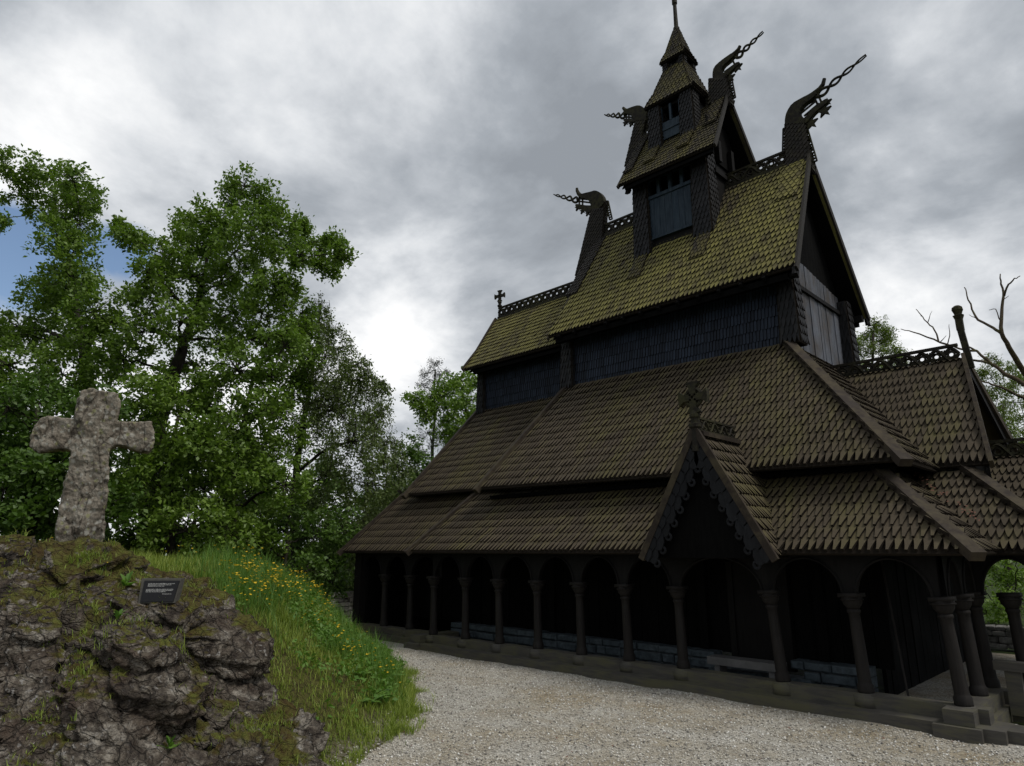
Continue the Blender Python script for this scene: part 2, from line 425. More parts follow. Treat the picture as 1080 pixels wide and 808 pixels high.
def gravel_mat():
    k = NT('gravel'); p = k.pos()
    vo = k.n('ShaderNodeTexVoronoi'); vo.inputs['Scale'].default_value = 42; k.l(p, vo.inputs['Vector'])
    v2 = k.n('ShaderNodeTexVoronoi'); v2.inputs['Scale'].default_value = 95; k.l(p, v2.inputs['Vector'])
    sp = k.n('ShaderNodeSeparateColor'); k.l(vo.outputs['Color'], sp.inputs[0])
    s2 = k.n('ShaderNodeSeparateColor'); k.l(v2.outputs['Color'], s2.inputs[0])
    col = k.ramp(sp.outputs[0], [(0, (.15, .143, .128)), (.3, (.36, .335, .285)), (.65, (.53, .495, .425)), (.93, (.68, .658, .605)), (1, (.82, .80, .76))])
    c2 = k.ramp(s2.outputs[0], [(0, (.15, .143, .125)), (.5, (.42, .40, .35)), (1, (.64, .615, .55))])
    col = k.mix(k.ramp(s2.outputs[1], [(.5, 0.0), (.52, 1.0)]), col, c2)
    big = k.noise(p, .45, 5, .65)
    col = k.mix(k.ramp(big, [(.36, .85), (.56, 0.0)]), col, k.mix(1.0, col, (.74, .64, .47), 'MULTIPLY'))
    med = k.noise(k.pos((1, 1, 1)), 2.2, 5, .7)
    col = k.mix(k.ramp(med, [(.36, .35), (.5, 0.0)]), col, (.14, .115, .08))
    h = k.math('ADD', k.math('MULTIPLY', vo.outputs['Distance'], -1.0), k.math('MULTIPLY', v2.outputs['Distance'], -.5))
    return k.fin(col, .9, .2, k.bump(h, .9, .02))
M['gravel'] = gravel_mat()
k = NT('forest_floor'); p_ = k.pos()
M['floor'] = k.fin(k.ramp(k.noise(p_, 1.2, 8, .7), [(.3, (.02, .017, .01)), (.5, (.03, .045, .012)), (.7, (.05, .085, .02))]), .95, .1, k.bump(k.noise(p_, 6, 6, .7), .8, .1))
k = NT('pebbles'); gi = k.n('ShaderNodeNewGeometry').outputs['Random Per Island']
M['pebble'] = k.fin(k.ramp(gi, [(0, (.12, .115, .105)), (.25, (.35, .327, .28)), (.7, (.55, .515, .445)), (.95, (.70, .68, .63)), (1, (.84, .83, .79))]), .85, .25)
k = NT('black_plaque'); M['plaque'] = k.fin(k.mix(k.noise(k.pos(), 30, 4), (.006, .006, .0065), (.014, .014, .015)), .5, .25)
M['letter'] = NT('pale_lettering').fin((.42, .42, .40), .6)
k = NT('plaque_stone'); M['plaque_edge'] = k.fin(k.mix(k.noise(k.pos(), 25, 5), (.035, .034, .03), (.11, .105, .09)), .85, .2)

# ================================================================== THE CHURCH
YC = 16.4
def mir(p): return (p[0], 2 * YC - p[1], p[2])
church = empty('stave_church', (-8.9, YC, 0), 'dark tarred timber stave church with stacked shingled roofs and dragon heads', 'church')
def part(mb, name, mat, parent=None, label=None, smooth=False):
    o = mb.build(name, M[mat], parent or church, smooth)
    if mb.e:
        o.data.materials.append(M['sh_edge']); mi = np.zeros(len(o.data.polygons), dtype=np.int32); mi[mb.e] = 1
        o.data.polygons.foreach_set('material_index', mi)
    if label: o['label'] = label
    return o

def roof(name, mat, bl, br, tl, tr, w, e, t, label=None, seed=0, shape=1, farside=True):
    m = MB(); m.shingles(bl, br, tl, tr, w, e, t, shape, 1.0, True, seed)
    o = part(m, name, mat, None, label)
    if farside:
        m = MB(); m.quadplate(mir(br), mir(bl), mir(tr), mir(tl), .06); part(m, name, mat)
    return o

def verge(parent, p, q, w=.2, h=.13, up=(0, 0, 1), off=.03, name='verge_board', mat='verge', both=True):
    m = MB(); m.bar(p, q, w, h, up, off)
    o = part(m, name, mat, parent)
    if both:
        m = MB(); m.bar(mir(p), mir(q), w, h, (up[0], -up[1], up[2]), off); part(m, name, mat, parent)
    return o

def ridge_crest(parent, x0, x1, z0, zb, zt, y=YC, axis=0, mat='crest', unit=None):
    """ridge board with pierced interlace above it: two woven ribbons, rings between, a rail on top"""
    m = MB()
    def pt(a, b, d=0): return (a, y + d, b) if axis == 0 else (y + d, a, b)
    def bx(a0, a1, b0, b1, th):
        if axis == 0: m.box((a0, y - th, b0), (a1, y + th, b1))
        else: m.box((y - th, a0, b0), (y + th, a1, b1))
    bx(x0, x1, z0, zb, .075)
    h = zt - zb; rail = h * .16
    bx(x0, x1, zt - rail, zt, .035)
    mid = (zb + zt - rail) / 2; amp = (zt - rail - zb) / 2 * .82
    unit = unit or h * .72
    n = max(2, int(round((x1 - x0) / unit))); L = (x1 - x0) / n
    for ph in (0, 1):
        pts = []
        for i in range(n * 10 + 1):
            a = x0 + (x1 - x0) * i / (n * 10)
            pts.append(pt(a, mid + amp * math.sin(math.pi * (i / 10) + math.pi * ph), .012 * (1 if ph else -1)))
        m.tube(pts, h * .105, 5)
    for i in range(n):
        c = x0 + (i + .5) * L
        ring = [pt(c + math.cos(t) * h * .17, mid + math.sin(t) * h * .17) for t in np.linspace(0, 2 * math.pi, 11)]
        m.tube(ring, h * .075, 4)
        for sgn in (-1, 1):
            m.tube([pt(x0 + i * L, mid + sgn * amp * .1), pt(x0 + i * L + L * .12, mid + sgn * amp * .9)], h * .07, 4)
            m.tube([pt(x0 + i * L, mid + sgn * amp * .1), pt(x0 + i * L - L * .12 if i else x0, mid + sgn * amp * .9)], h * .07, 4)
    return part(m, 'ridge_crest', mat, parent)

# ---- gallery roof round the nave (lowest)
gl = [(-14.58, 11.03, 2.37), (-2.15, 11.03, 2.37), (-13.67, 12.79, 4.02), (-3.91, 12.79, 4.02)]
g_roof = roof('gallery_roof', 'sh_brown', *gl, .124, .27, .046, seed=1, shape=0)
m = MB(); m.shingles((-2.15, 11.03, 2.37), mir((-2.15, 11.03, 2.37)), (-3.91, 12.79, 4.02), mir((-3.91, 12.79, 4.02)), .124, .27, .046, 0, seed=2)
part(m, 'gallery_end_roof', 'sh_brown')
verge(g_roof, (-2.07, 10.95, 2.30), (-3.98, 12.86, 4.09), .21, .14, N((1, -1, 1.35)))
verge(g_roof, (-14.62, 10.97, 2.31), (-13.66, 12.85, 4.08), .19, .15, N((-.3, -1, 1.1)))
# ---- aisle roof of the nave
al = [(-12.92, 11.96, 3.95), (-3.08, 11.96, 3.81), (-12.09, 14.63, 6.99), (-5.75, 14.63, 6.96)]
a_roof = roof('aisle_roof', 'sh_brown', *al, .121, .27, .046, seed=3, shape=0)
m = MB(); m.shingles((-3.08, 11.96, 3.81), mir((-3.08, 11.96, 3.81)), (-5.75, 14.63, 6.96), mir((-5.75, 14.63, 6.96)), .121, .27, .046, 0, seed=4)
part(m, 'aisle_end_roof', 'sh_brown')
verge(a_roof, (-3.0, 11.88, 3.72), (-5.82, 14.70, 7.04), .21, .14, N((1, -1, 1.2)))
verge(a_roof, (-12.97, 11.88, 3.87), (-12.07, 14.68, 7.06), .19, .15, N((-.3, -1, .9)))
# ---- choir: gallery and aisle
cl = [(-18.55, 11.5, 2.36), (-14.4, 11.5, 2.36), (-17.62, 13.0, 4.03), (-13.5, 13.0, 4.03)]
cg = roof('choir_gallery_roof', 'sh_brown', *cl, .124, .27, .046, seed=5, shape=0)
verge(cg, (-18.62, 11.42, 2.28), (-17.62, 13.05, 4.10), .19, .15, N((-.4, -1, 1)))
ca = [(-16.72, 12.5, 4.03), (-12.6, 12.5, 4.0), (-16.42, 15.08, 6.9), (-12.3, 15.08, 6.98)]
ca_r = roof('choir_aisle_roof', 'sh_brown', *ca, .121, .27, .046, seed=6, shape=0)
verge(ca_r, (-16.78, 12.42, 3.95), (-16.42, 15.12, 6.96), .19, .15, N((-.3, -1, .9)))
m = MB()   # end slopes of both choir skirts
m.quadplate(mir((-18.55, 11.5, 2.36)), (-18.55, 11.5, 2.36), mir((-17.62, 13.0, 4.03)), (-17.62, 13.0, 4.03), .05)
m.quadplate(mir((-16.72, 12.5, 4.03)), (-16.72, 12.5, 4.03), mir((-16.42, 15.08, 6.9)), (-16.42, 15.08, 6.9), .05)
part(m, 'choir_end_roof', 'sh_brown')
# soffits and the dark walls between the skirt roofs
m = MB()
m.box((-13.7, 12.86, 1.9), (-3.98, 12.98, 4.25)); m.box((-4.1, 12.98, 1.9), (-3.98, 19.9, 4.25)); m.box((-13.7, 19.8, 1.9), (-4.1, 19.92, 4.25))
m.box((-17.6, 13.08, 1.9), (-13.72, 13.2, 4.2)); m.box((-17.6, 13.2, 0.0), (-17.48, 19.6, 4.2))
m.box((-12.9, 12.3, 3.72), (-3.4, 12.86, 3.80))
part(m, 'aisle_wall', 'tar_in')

# ---- nave clerestory
XL, XR, YN = -12.1, -5.62, 14.65
m = MB()
m.shingles((XL, YN, 6.85), (XR, YN, 6.85), (XL, YN, 8.75), (XR, YN, 8.75), .085, .255, .032, 2, seed=8)
m.quadplate(mir((XR, YN, 6.3)), mir((XL, YN, 6.3)), mir((XR, YN, 8.7)), mir((XL, YN, 8.7)), .05)
m.quadplate((XL, 18.1, 6.3), (XL, 14.7, 6.3), (XL, 18.1, 8.7), (XL, 14.7, 8.7), .05)
nave_wall = part(m, 'nave_wall', 'sh_wall')
def shingle_post(x0, x1, y0, y1, z0, z1, w=.105, e=.2, mat='sh_dark', seed=0, flare=.05, name='corner_post', parent=None):
    m = MB(); f = flare
    m.shingles((x0 - f, y0 - f, z0), (x1 + f, y0 - f, z0), (x0, y0, z1), (x1, y0, z1), w, e, .03, 1, seed=seed)
    m.shingles((x1 + f, y0 - f, z0), (x1 + f, y1 + f, z0), (x1, y0, z1), (x1, y1, z1), w, e, .03, 1, seed=seed + 1)
    m.shingles((x0 - f, y1 + f, z0), (x0 - f, y0 - f, z0), (x0, y1, z1), (x0, y0, z1), w, e, .03, 1, seed=seed + 2)
    m.quadplate((x1 + f, y1 + f, z0), (x0 - f, y1 + f, z0), (x1, y1, z1), (x0, y1, z1), .03)
    return part(m, name, mat, parent)
shingle_post(XR - .12, XR + .2, YN - .12, YN + .2, 6.85, 8.75, seed=20, parent=nave_wall)
shingle_post(XR - .12, XR + .2, 18.0, 18.32, 6.6, 8.75, seed=23, parent=nave_wall)
shingle_post(XL - .1, XL + .22, YN - .12, YN + .2, 6.9, 8.75, seed=26, parent=nave_wall)
# west gable: upright weathered planks between beams
m = MB(); r_ = random.Random(4)
y = 14.85
while y < 18.0:
    w_ = r_.uniform(.14, .2); x_ = XR + r_.uniform(-.012, .012)
    m.box((x_ - .04, y, 6.4), (x_, min(y + w_ - .008, 18.0), 8.42)); y += w_
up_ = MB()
y = 14.9
while y < 17.95:
    w_ = r_.uniform(.16, .24)
    a = y + w_ / 2; zt = 8.5 + (3.5 - abs(a - YC) * 1.62 * 1.0) if True else 0
    m.box((XR - .05, y, 8.5), (XR - .015 + r_.uniform(-.01, .01), y + w_ - .01, max(8.7, min(zt, 9.0 + (17.4 - y) * .12))))
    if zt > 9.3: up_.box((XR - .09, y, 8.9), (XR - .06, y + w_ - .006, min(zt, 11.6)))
    y += w_
part(up_, 'gable_boarding', 'tar_in')  # upper boards near-black: the overhang's shade put into their colour
gable = part(m, 'gable_wall', 'plank', None, 'weathered blue grey plank gable')
m = MB()
m.box((XR - .03, 14.86, 8.40), (XR + .06, 17.98, 8.5))
part(m, 'gable_beam', 'tar', gable)

# ---- nave roof
EN, RN = (14.05, 8.42), 12.22
nl = [(-12.32, EN[0], 8.42), (-5.13, EN[0], 8.42), (-11.95, YC - .03, RN), (-5.36, YC - .03, RN)]
n_roof = roof('nave_roof', 'sh_moss', *nl, .118, .215, .042, seed=10)
NUP = N((0, -(RN - 8.42), YC - EN[0]))
verge(n_roof, (-5.12, EN[0] - .03, 8.36), (-5.33, YC - .04, RN + .08), .06, .15, NUP, -.01, mat='sh_neck')
verge(n_roof, (-12.34, EN[0] - .03, 8.36), (-11.97, YC - .04, RN + .08), .05, .08, NUP, -.01, mat='sh_neck')
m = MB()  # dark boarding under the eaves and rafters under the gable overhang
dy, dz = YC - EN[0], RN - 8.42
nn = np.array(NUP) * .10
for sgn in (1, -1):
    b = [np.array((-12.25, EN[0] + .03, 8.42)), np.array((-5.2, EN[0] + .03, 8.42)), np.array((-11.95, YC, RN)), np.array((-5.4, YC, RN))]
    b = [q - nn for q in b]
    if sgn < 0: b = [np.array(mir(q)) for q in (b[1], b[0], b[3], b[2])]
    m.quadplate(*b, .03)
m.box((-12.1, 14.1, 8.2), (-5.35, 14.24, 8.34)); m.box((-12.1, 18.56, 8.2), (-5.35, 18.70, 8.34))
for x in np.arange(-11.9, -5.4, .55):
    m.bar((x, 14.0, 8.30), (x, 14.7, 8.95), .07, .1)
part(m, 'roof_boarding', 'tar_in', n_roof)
m = MB(); m.box((-5.62, 14.2, 8.28), (-5.2, 14.36, 8.44))
m.prism([(-5.16, 13.98, 8.40), (-5.16, 13.92, 8.22), (-5.16, 14.08, 8.28), (-5.16, 14.16, 8.18), (-5.16, 14.22, 8.36)], (.06, 0, 0))
part(m, 'beam_end', 'tar', n_roof); m = MB(); m.box((-5.62, 18.44, 8.28), (-5.2, 18.6, 8.44)); m.prism([(-5.16, 18.82, 8.40), (-5.16, 18.9, 8.22), (-5.16, 18.72, 8.28), (-5.16, 18.64, 8.18), (-5.16, 18.58, 8.36)], (.06, 0, 0))
part(m, 'beam_end', 'tar', n_roof)
ridge_crest(n_roof, -11.85, -10.05, RN - .12, RN + .12, RN + .50)
ridge_crest(n_roof, -7.65, -5.9, RN - .12, RN + .12, RN + .50)

# ---- choir clerestory and roof
m = MB()
m.shingles((-16.2, 15.1, 6.8), (XL, 15.1, 6.8), (-16.2, 15.1, 8.6), (XL, 15.1, 8.6), .085, .255, .032, 2, seed=12)
m.quadplate(mir((XL, 15.1, 6.3)), mir((-16.2, 15.1, 6.3)), mir((XL, 15.1, 8.6)), mir((-16.2, 15.1, 8.6)), .05)
m.quadplate((-16.2, 17.7, 6.3), (-16.2, 15.1, 6.3), (-16.2, 17.7, 8.6), (-16.2, 15.1, 8.6), .05)
choir_wall = part(m, 'choir_wall', 'sh_wall')
shingle_post(-16.32, -16.08, 15.0, 15.25, 6.8, 8.6, seed=29, parent=choir_wall)
ch = [(-16.52, 14.55, 8.32), (-11.95, 14.55, 8.32), (-16.86, YC - .03, 10.62), (-11.95, YC - .03, 10.62)]
c_roof = roof('choir_roof', 'sh_moss', *ch, .118, .215, .042, seed=13)
CUP = N((0, -2.2, 1.85))
verge(c_roof, (-16.56, 14.5, 8.30), (-16.62, 15.2, 9.12), .07, .15, CUP, .02)
verge(c_roof, (-16.62, 15.2, 9.12), (-16.88, YC - .03, 10.66), .07, .15, CUP, .02)
m = MB(); m.box((-16.2, 14.62, 8.14), (-12.1, 14.74, 8.24)); m.quadplate((-16.4, 14.62, 8.24), (-12.1, 14.62, 8.2), (-16.6, YC, 10.36), (-12.1, YC, 10.5), .03)
part(m, 'roof_boarding', 'tar_in', c_roof)
ridge_crest(c_roof, -16.8, -11.95, 10.45, 10.74, 11.12)
def cross_finial(parent, base, h, plane_dir, mat='crest', wheel=False):
    """flared-arm ridge cross on a turned stem"""
    b = np.array(base, float); d = np.array(plane_dir, float); u = np.array((0, 0, 1.0)); nrm = np.cross(d, u)
    m = MB()
    m.tube([b + u * z for z in (0, h * .12, h * .14, h * .2, h * .22, h * .3, h * .33, h * .38, h * .45)], [h*.085, h*.085, h*.12, h*.12, h*.075, h*.075, h*.1, h*.1, h*.06], 10)
    c = b + u * h * .70; a = h * .30
    arms = []
    for q in range(4):
        t = math.pi / 2 * q
        e = d * math.cos(t) + u * math.sin(t); f = d * -math.sin(t) + u * math.cos(t)
        s0, s1 = a * .22, a * .46
        m.prism([c + e * a * .1 - f * s0, c + e * a * .62 - f * s0, c + e * a * .95 - f * s1, c + e * a * 1.0, c + e * a * .95 + f * s1, c + e * a * .62 + f * s0, c + e * a * .1 + f * s0], nrm * h * .1)
    if wheel:
        m.tube([c + (d * math.cos(t) + u * math.sin(t)) * a * .55 for t in np.linspace(0, 2 * math.pi, 25)], h * .04, 6)
    return part(m, 'cross_finial', mat, parent)
cross_finial(c_roof, (-16.75, YC, 11.05), .74, N((1, .25, 0)))
# apse turret end behind the choir
m = MB(); m.tube([(-16.9, YC, 0), (-16.9, YC, 6.3), (-16.9, YC, 6.31), (-16.9, YC, 7.3)], [1.25, 1.25, 1.4, .1], 20)
part(m, 'apse', 'sh_dark')

# ---- ridge turret: stage one
def boxwall(m, x0, x1, y0, y1, z0, z1): m.box((x0, y0, z0), (x1, y1, z1))
TX, hy = -8.85, 1.0
m = MB()
boxwall(m, -9.95, -7.75, 15.46, 17.34, 10.4, 12.35)
m.box((-9.95, 15.46, 12.35), (-9.6, 17.34, 13.3)); m.box((-8.1, 15.46, 12.35), (-7.75, 17.34, 13.3)); m.box((-9.6, 16.9, 12.35), (-8.1, 17.34, 13.3))
m.box((-9.95, 15.46, 12.98), (-7.75, 17.34, 13.3))
tower = part(m, 'tower', 'tar')
m = MB(); r_ = random.Random(9)
x = -9.60
while x < -8.12:
    w_ = r_.uniform(.17, .24); m.box((x, 15.40, 11.06), (min(x + w_ - .008, -8.10), 15.44 + r_.uniform(-.006, .006), 12.26)); x += w_
part(m, 'wall_panel', 'panel', tower)
m = MB(); m.box((-9.64, 15.36, 12.26), (-8.06, 15.47, 12.36)); 
m2 = MB(); m2.box((-9.64, 15.37, 11.0), (-8.06, 15.47, 11.07)); part(m2, 'wall_rail', 'panel', tower)
for i in range(5):
    x = -9.60 + i * 1.50 / 4; m.box((x - .05, 15.38, 12.36), (x + .05, 15.48, 12.92))
m.box((-9.64, 15.37, 12.88), (-8.06, 15.47, 12.99))
for i in range(4):      # small round heads of the four openings
    x0 = -9.55 + i * .375; n = 8
    for j in range(n):
        a0, a1 = math.pi * j / n, math.pi * (j + 1) / n
        xa, xb = x0 + .1375 * (1 - math.cos(a0)), x0 + .1375 * (1 - math.cos(a1))
        za, zb = 12.76 + .11 * math.sin(a0), 12.76 + .11 * math.sin(a1)
        m.add([(xa, 15.40, za), (xb, 15.40, zb), (xb, 15.40, 12.9), (xa, 15.40, 12.9)], [(0, 1, 2, 3)])
part(m, 'window_arcade', 'panel', tower)
m = MB(); m.box((-9.6, 16.2, 12.3), (-8.1, 16.24, 13.0)); part(m, 'dark_opening', 'tar_in', tower)
shingle_post(-10.03, -9.6, 15.36, 15.8, 10.55, 13.15, .12, .16, seed=31, parent=tower)
shingle_post(-8.12, -7.68, 15.36, 15.8, 10.55, 13.15, .12, .16, seed=34, parent=tower)
shingle_post(-8.12, -7.68, 17.0, 17.44, 10.55, 13.15, .12, .16, seed=37, parent=tower)
def tongue(parent, xc, w, y0, z0, y1, z1, n, mat, seed, name='shingled_tongue', tw=.105, te=.16, skew=0.0):
    m = MB(); o = np.array(n) * .07
    bl = np.array((xc - w / 2 + skew, y0, z0)) + o; br = np.array((xc + w / 2 + skew, y0, z0)) + o
    tl = np.array((xc - w / 2, y1, z1)) + o; tr = np.array((xc + w / 2, y1, z1)) + o
    m.shingles(bl, br, tl, tr, tw, te, .026, 1, seed=seed); m.quadplate(bl, br, tl, tr, .09)
    return part(m, name, mat, parent)
SL = dz / dy
def nz(y): return 8.42 + (y - EN[0]) * SL
tongue(tower, -9.83, .42, 14.85, nz(14.85), 15.4, nz(15.4), NUP, 'sh_tower', 41)
tongue(tower, -7.88, .42, 14.85, nz(14.85), 15.4, nz(15.4), NUP, 'sh_tower', 42)
m = MB()   # small beam work at the turret's west side
m.box((-7.68, 15.7, 12.5), (-7.58, 17.1, 12.62)); m.box((-7.68, 15.95, 12.95), (-7.56, 16.1, 13.6)); m.box((-7.68, 16.7, 12.95), (-7.56, 16.85, 13.6)); m.box((-7.75, 15.85, 11.5), (-7.66, 16.95, 12.5))
part(m, 'side_framing', 'tar', tower)
# stage one roof
E1, R1 = (14.95, 12.84), 15.12
S1 = (R1 - E1[1]) / (YC - E1[0]); T1 = N((0, -S1, 1))
def tz(y): return E1[1] + (y - E1[0]) * S1
tl_ = [(-10.28, E1[0], 12.84), (-7.2, E1[0], 12.80), (-10.2, YC - .02, R1), (-7.38, YC - .02, R1)]
t_roof = roof('tower_roof', 'sh_tower', *tl_, .10, .15, .032, seed=15)
verge(t_roof, (-7.18, E1[0] - .03, 12.77), (-7.36, YC - .03, R1 + .06), .05, .12, T1, -.01, mat='sh_neck')
verge(t_roof, (-10.3, E1[0] - .03, 12.79), (-10.22, YC - .03, R1 + .06), .05, .10, T1, -.01, mat='sh_neck')
m = MB()
m.quadplate((-10.2, 15.0, 12.74), (-7.28, 15.0, 12.72), (-10.15, YC, R1 - .12), (-7.45, YC, R1 - .12), .03)
m.quadplate(mir((-7.28, 15.0, 12.72)), mir((-10.2, 15.0, 12.74)), mir((-7.45, YC, R1 - .12)), mir((-10.15, YC, R1 - .12)), .03)
m.box((-10.1, 15.0, 12.66), (-7.3, 15.1, 12.74)); m.prism([(-10.05, 15.05, 12.7), (-10.05, 14.98, 12.52), (-10.05, 15.12, 12.56), (-10.05, 15.2, 12.7)], (.1, 0, 0))
m.box((-7.72, 15.6, 13.0), (-7.7, 17.2, 14.3))
part(m, 'roof_boarding', 'tar_in', t_roof)
ridge_crest(t_roof, -8.05, -7.6, R1 - .1, R1 + .05, R1 + .26)
# stage two
HB = .66
m = MB(); m.box((TX - HB + .04, YC - HB + .05, 13.3), (TX + HB - .04, YC + HB - .05, 14.78)); m.box((TX - HB + .04, YC - HB + .05, 15.3), (TX + HB - .04, YC + HB - .05, 15.6))
m.box((TX - HB + .04, YC - .2, 14.78), (TX + HB - .04, YC + HB - .05, 15.3))
up2 = part(m, 'belfry', 'tar')
m = MB(); m.box((TX - .36, YC - HB - .02, 14.22), (TX + .34, YC - HB + .04, 14.5)); m.box((TX - .38, YC - HB - .05, 14.5), (TX + .36, YC - HB + .05, 14.57)); m.box((TX - .36, YC - HB - .02, 14.57), (TX + .34, YC - HB + .04, 14.78))
for x in (-.34, -.02, .30): m.box((TX + x - .035, YC - HB - .03, 14.78), (TX + x + .035, YC - HB + .04, 15.32))
part(m, 'window_arcade', 'panel', up2)
shingle_post(TX - HB - .06, TX - HB + .30, YC - HB - .06, YC - HB + .3, 13.75, 15.5, .105, .13, seed=51, parent=up2)
shingle_post(TX + HB - .30, TX + HB + .06, YC - HB - .06, YC - HB + .3, 13.75, 15.5, .105, .13, seed=54, parent=up2)
shingle_post(TX + HB - .30, TX + HB + .06, YC + HB - .3, YC + HB + .06, 13.9, 15.5, .105, .13, seed=57, parent=up2)
tongue(up2, TX - HB + .1, .36, 15.28, tz(15.28), 15.72, tz(15.72), T1, 'sh_tower', 61, tw=.1, te=.12)
tongue(up2, TX + HB - .1, .36, 15.28, tz(15.28), 15.72, tz(15.72), T1, 'sh_tower', 62, tw=.1, te=.12)
def pyramid(name, z0, h0, z1, h1, w, e, seed, zmid=None, hmid=None, mat='sh_tower'):
    m = MB(); lev = [(z0, h0)] + ([(zmid, hmid)] if zmid else []) + [(z1, h1)]
    for (za, a), (zb, b) in zip(lev, lev[1:]):
        c = [(-1, -1), (1, -1), (1, 1), (-1, 1)]
        for i in range(4):
            p, q = c[i], c[(i + 1) % 4]
            m.shingles((TX + p[0]*a, YC + p[1]*a, za), (TX + q[0]*a, YC + q[1]*a, za), (TX + p[0]*b, YC + p[1]*b, zb), (TX + q[0]*b, YC + q[1]*b, zb), w, e, .024, 1, seed=seed + i)
    o = part(m, name, mat); m = MB(); m.box((TX - h0 + .06, YC - h0 + .06, z0 - .06), (TX + h0 - .06, YC + h0 - .06, z0 - .03)); part(m, 'roof_boarding', 'tar_in', o); return o
pyramid('belfry_roof', 15.45, .82, 16.82, .33, .125, .135, 71, 15.9, .62)
m = MB(); m.box((TX - .30, YC - .30, 16.7), (TX + .30, YC + .30, 17.15)); lantern = part(m, 'lantern', 'sh_dark')
m = MB(); m.box((TX - .07, YC - .315, 16.92), (TX + .09, YC - .298, 17.2)); part(m, 'window', 'tar_in', lantern); m = MB(); m.box((TX + .298, YC - .08, 16.92), (TX + .315, YC + .08, 17.2)); part(m, 'window', 'tar_in', lantern)
for i, (sx, sy) in enumerate(((-1, -1), (1, -1), (1, 1))):
    xa, ya = TX + sx * .27, YC + sy * .27
    shingle_post(xa - .07, xa + .07, ya - .07, ya + .07, 16.75, 17.12, .07, .09, seed=81 + i, flare=.01, parent=lantern)
sp = pyramid('spire_roof', 17.06, .43, 18.28, .075, .09, .11, 91, 17.42, .29)
m = MB(); m.tube([(TX, YC, z) for z in (18.1, 18.22, 18.26, 18.40, 18.44, 18.9, 19.28, 19.32, 19.5, 19.6)], [.09, .09, .105, .10, .07, .062, .058, .085, .08, .03], 10)
part(m, 'spire_tip', 'crest', sp)

# ---- dragon heads: outlines measured on the ridge plane, cut from thick timber
def rp(px, py): return on(px, py, 1, YC)
def smooth_poly(pts, it=2):
    for _ in range(it):
        o = []
        for i in range(len(pts)):
            a, b = np.array(pts[i]), np.array(pts[(i + 1) % len(pts)]); o += [a * .75 + b * .25, a * .25 + b * .75]
        pts = o
    return pts
def plate(m, poly, th, y=YC, it=1):
    p3 = [rp(*q) for q in smooth_poly([np.array(q, float) for q in poly], it)]
    # wind so normals face out; concave outlines are filled by triangulation
    bm = bmesh.new(); vs = [bm.verts.new((p[0], y - th / 2, p[2])) for p in p3]
    f = bm.faces.new(vs); r = bmesh.ops.extrude_face_region(bm, geom=[f])
    bmesh.ops.translate(bm, vec=(0, th, 0), verts=[v for v in r['geom'] if isinstance(v, bmesh.types.BMVert)])
    bmesh.ops.triangulate(bm, faces=bm.faces[:]); bmesh.ops.recalc_face_normals(bm, faces=bm.faces[:])
    bm.verts.index_update()
    m.add([v.co[:] for v in bm.verts], [[v.index for v in f.verts] for f in bm.faces]); bm.free()
def dragon(neck, skull, jaw, bars, barbs, horn, tongue_, combs, ntop, seed, label, thick=.17):
    # neck: bottom-left, bottom-right, top-left, top-right in picture measure
    bl, br, tl, tr = (rp(*q) for q in neck)
    m = MB(); hw = .11
    for sgn in (-1, 1):
        o = np.array((0, sgn * hw, 0)); ot = np.array((0, sgn * hw * .62, 0))
        q = (bl + o, br + o, tl + ot, tr + ot) if sgn < 0 else (br + o, bl + o, tr + ot, tl + ot)
        m.shingles(*q, .10, .115, .022, 1, seed=seed)
    a, b = np.array((0, hw, 0)), np.array((0, hw * .62, 0))
    m.shingles(br - a, br + a, tr - b, tr + b, .10, .115, .022, 1, seed=seed + 1)
    m.shingles(bl + a, bl - a, tl + b, tl - b, .10, .115, .022, 1, seed=seed + 2)
    nk = part(m, 'dragon_neck', 'sh_neck', None, label)
    m = MB()
    for (c0, c1, wx) in combs:           # pierced comb strips along the neck's edges
        p, q = rp(*c0), rp(*c1); d = N(q - p); L = np.linalg.norm(q - p); side = np.array((wx, 0, 0.0))
        m.bar(p + side, q + side, .03, .05, (0, 1, 0)); m.bar(p, q, .03, .05, (0, 1, 0))
        k = max(3, int(L / .085))
        for i in range(k + 1): m.bar(p + d * L * i / k, p + side + d * L * i / k, .028, .05, (0, 1, 0))
    if combs: part(m, 'neck_comb', 'crest', nk)
    m = MB(); plate(m, skull, thick); plate(m, jaw, thick * .8)
    for a_, b_ in bars: m.tube([rp(*a_), rp(*b_)], .03, 6)
    for c, r in barbs:                    # star shaped leaf barbs hanging at the jaw
        P0 = rp(*c)
        pts = []
        for i in range(10):
            t = math.pi * i / 5 + .3; rr = r if i % 2 == 0 else r * .42
            pts.append((P0[0] + rr * math.cos(t), YC, P0[2] + rr * math.sin(t)))
        m.prism(pts, (0, .07, 0))
    pts = [rp(*q) for q in horn]; m.tube(pts, np.linspace(.075, .045, len(pts)), 8)
    hd = part(m, 'dragon_head', 'crest', nk)
    m = MB(); p, q = rp(*tongue_[0]), rp(*tongue_[1]); d = N(q - p); L = np.linalg.norm(q - p); s = N(np.cross(d, (0, 1, 0)))
    nw = 3.0; ns = 44
    for ph in (0, math.pi):
        pts, rr = [], []
        for i in range(ns + 1):
            f = i / ns; amp = .098 * (1 - f) ** .6 * (1 if f > .05 else f / .05)
            pts.append(p + d * L * f + s * amp * math.sin(nw * math.pi * f * 1.35 + ph) + np.array((0, .03 * math.cos(nw * 1.35 * math.pi * f + ph), 0))); rr.append(.043 * (1 - f * .55))
        m.tube(pts, rr, 6)
    part(m, 'dragon_tongue', 'crest', nk)
    return nk
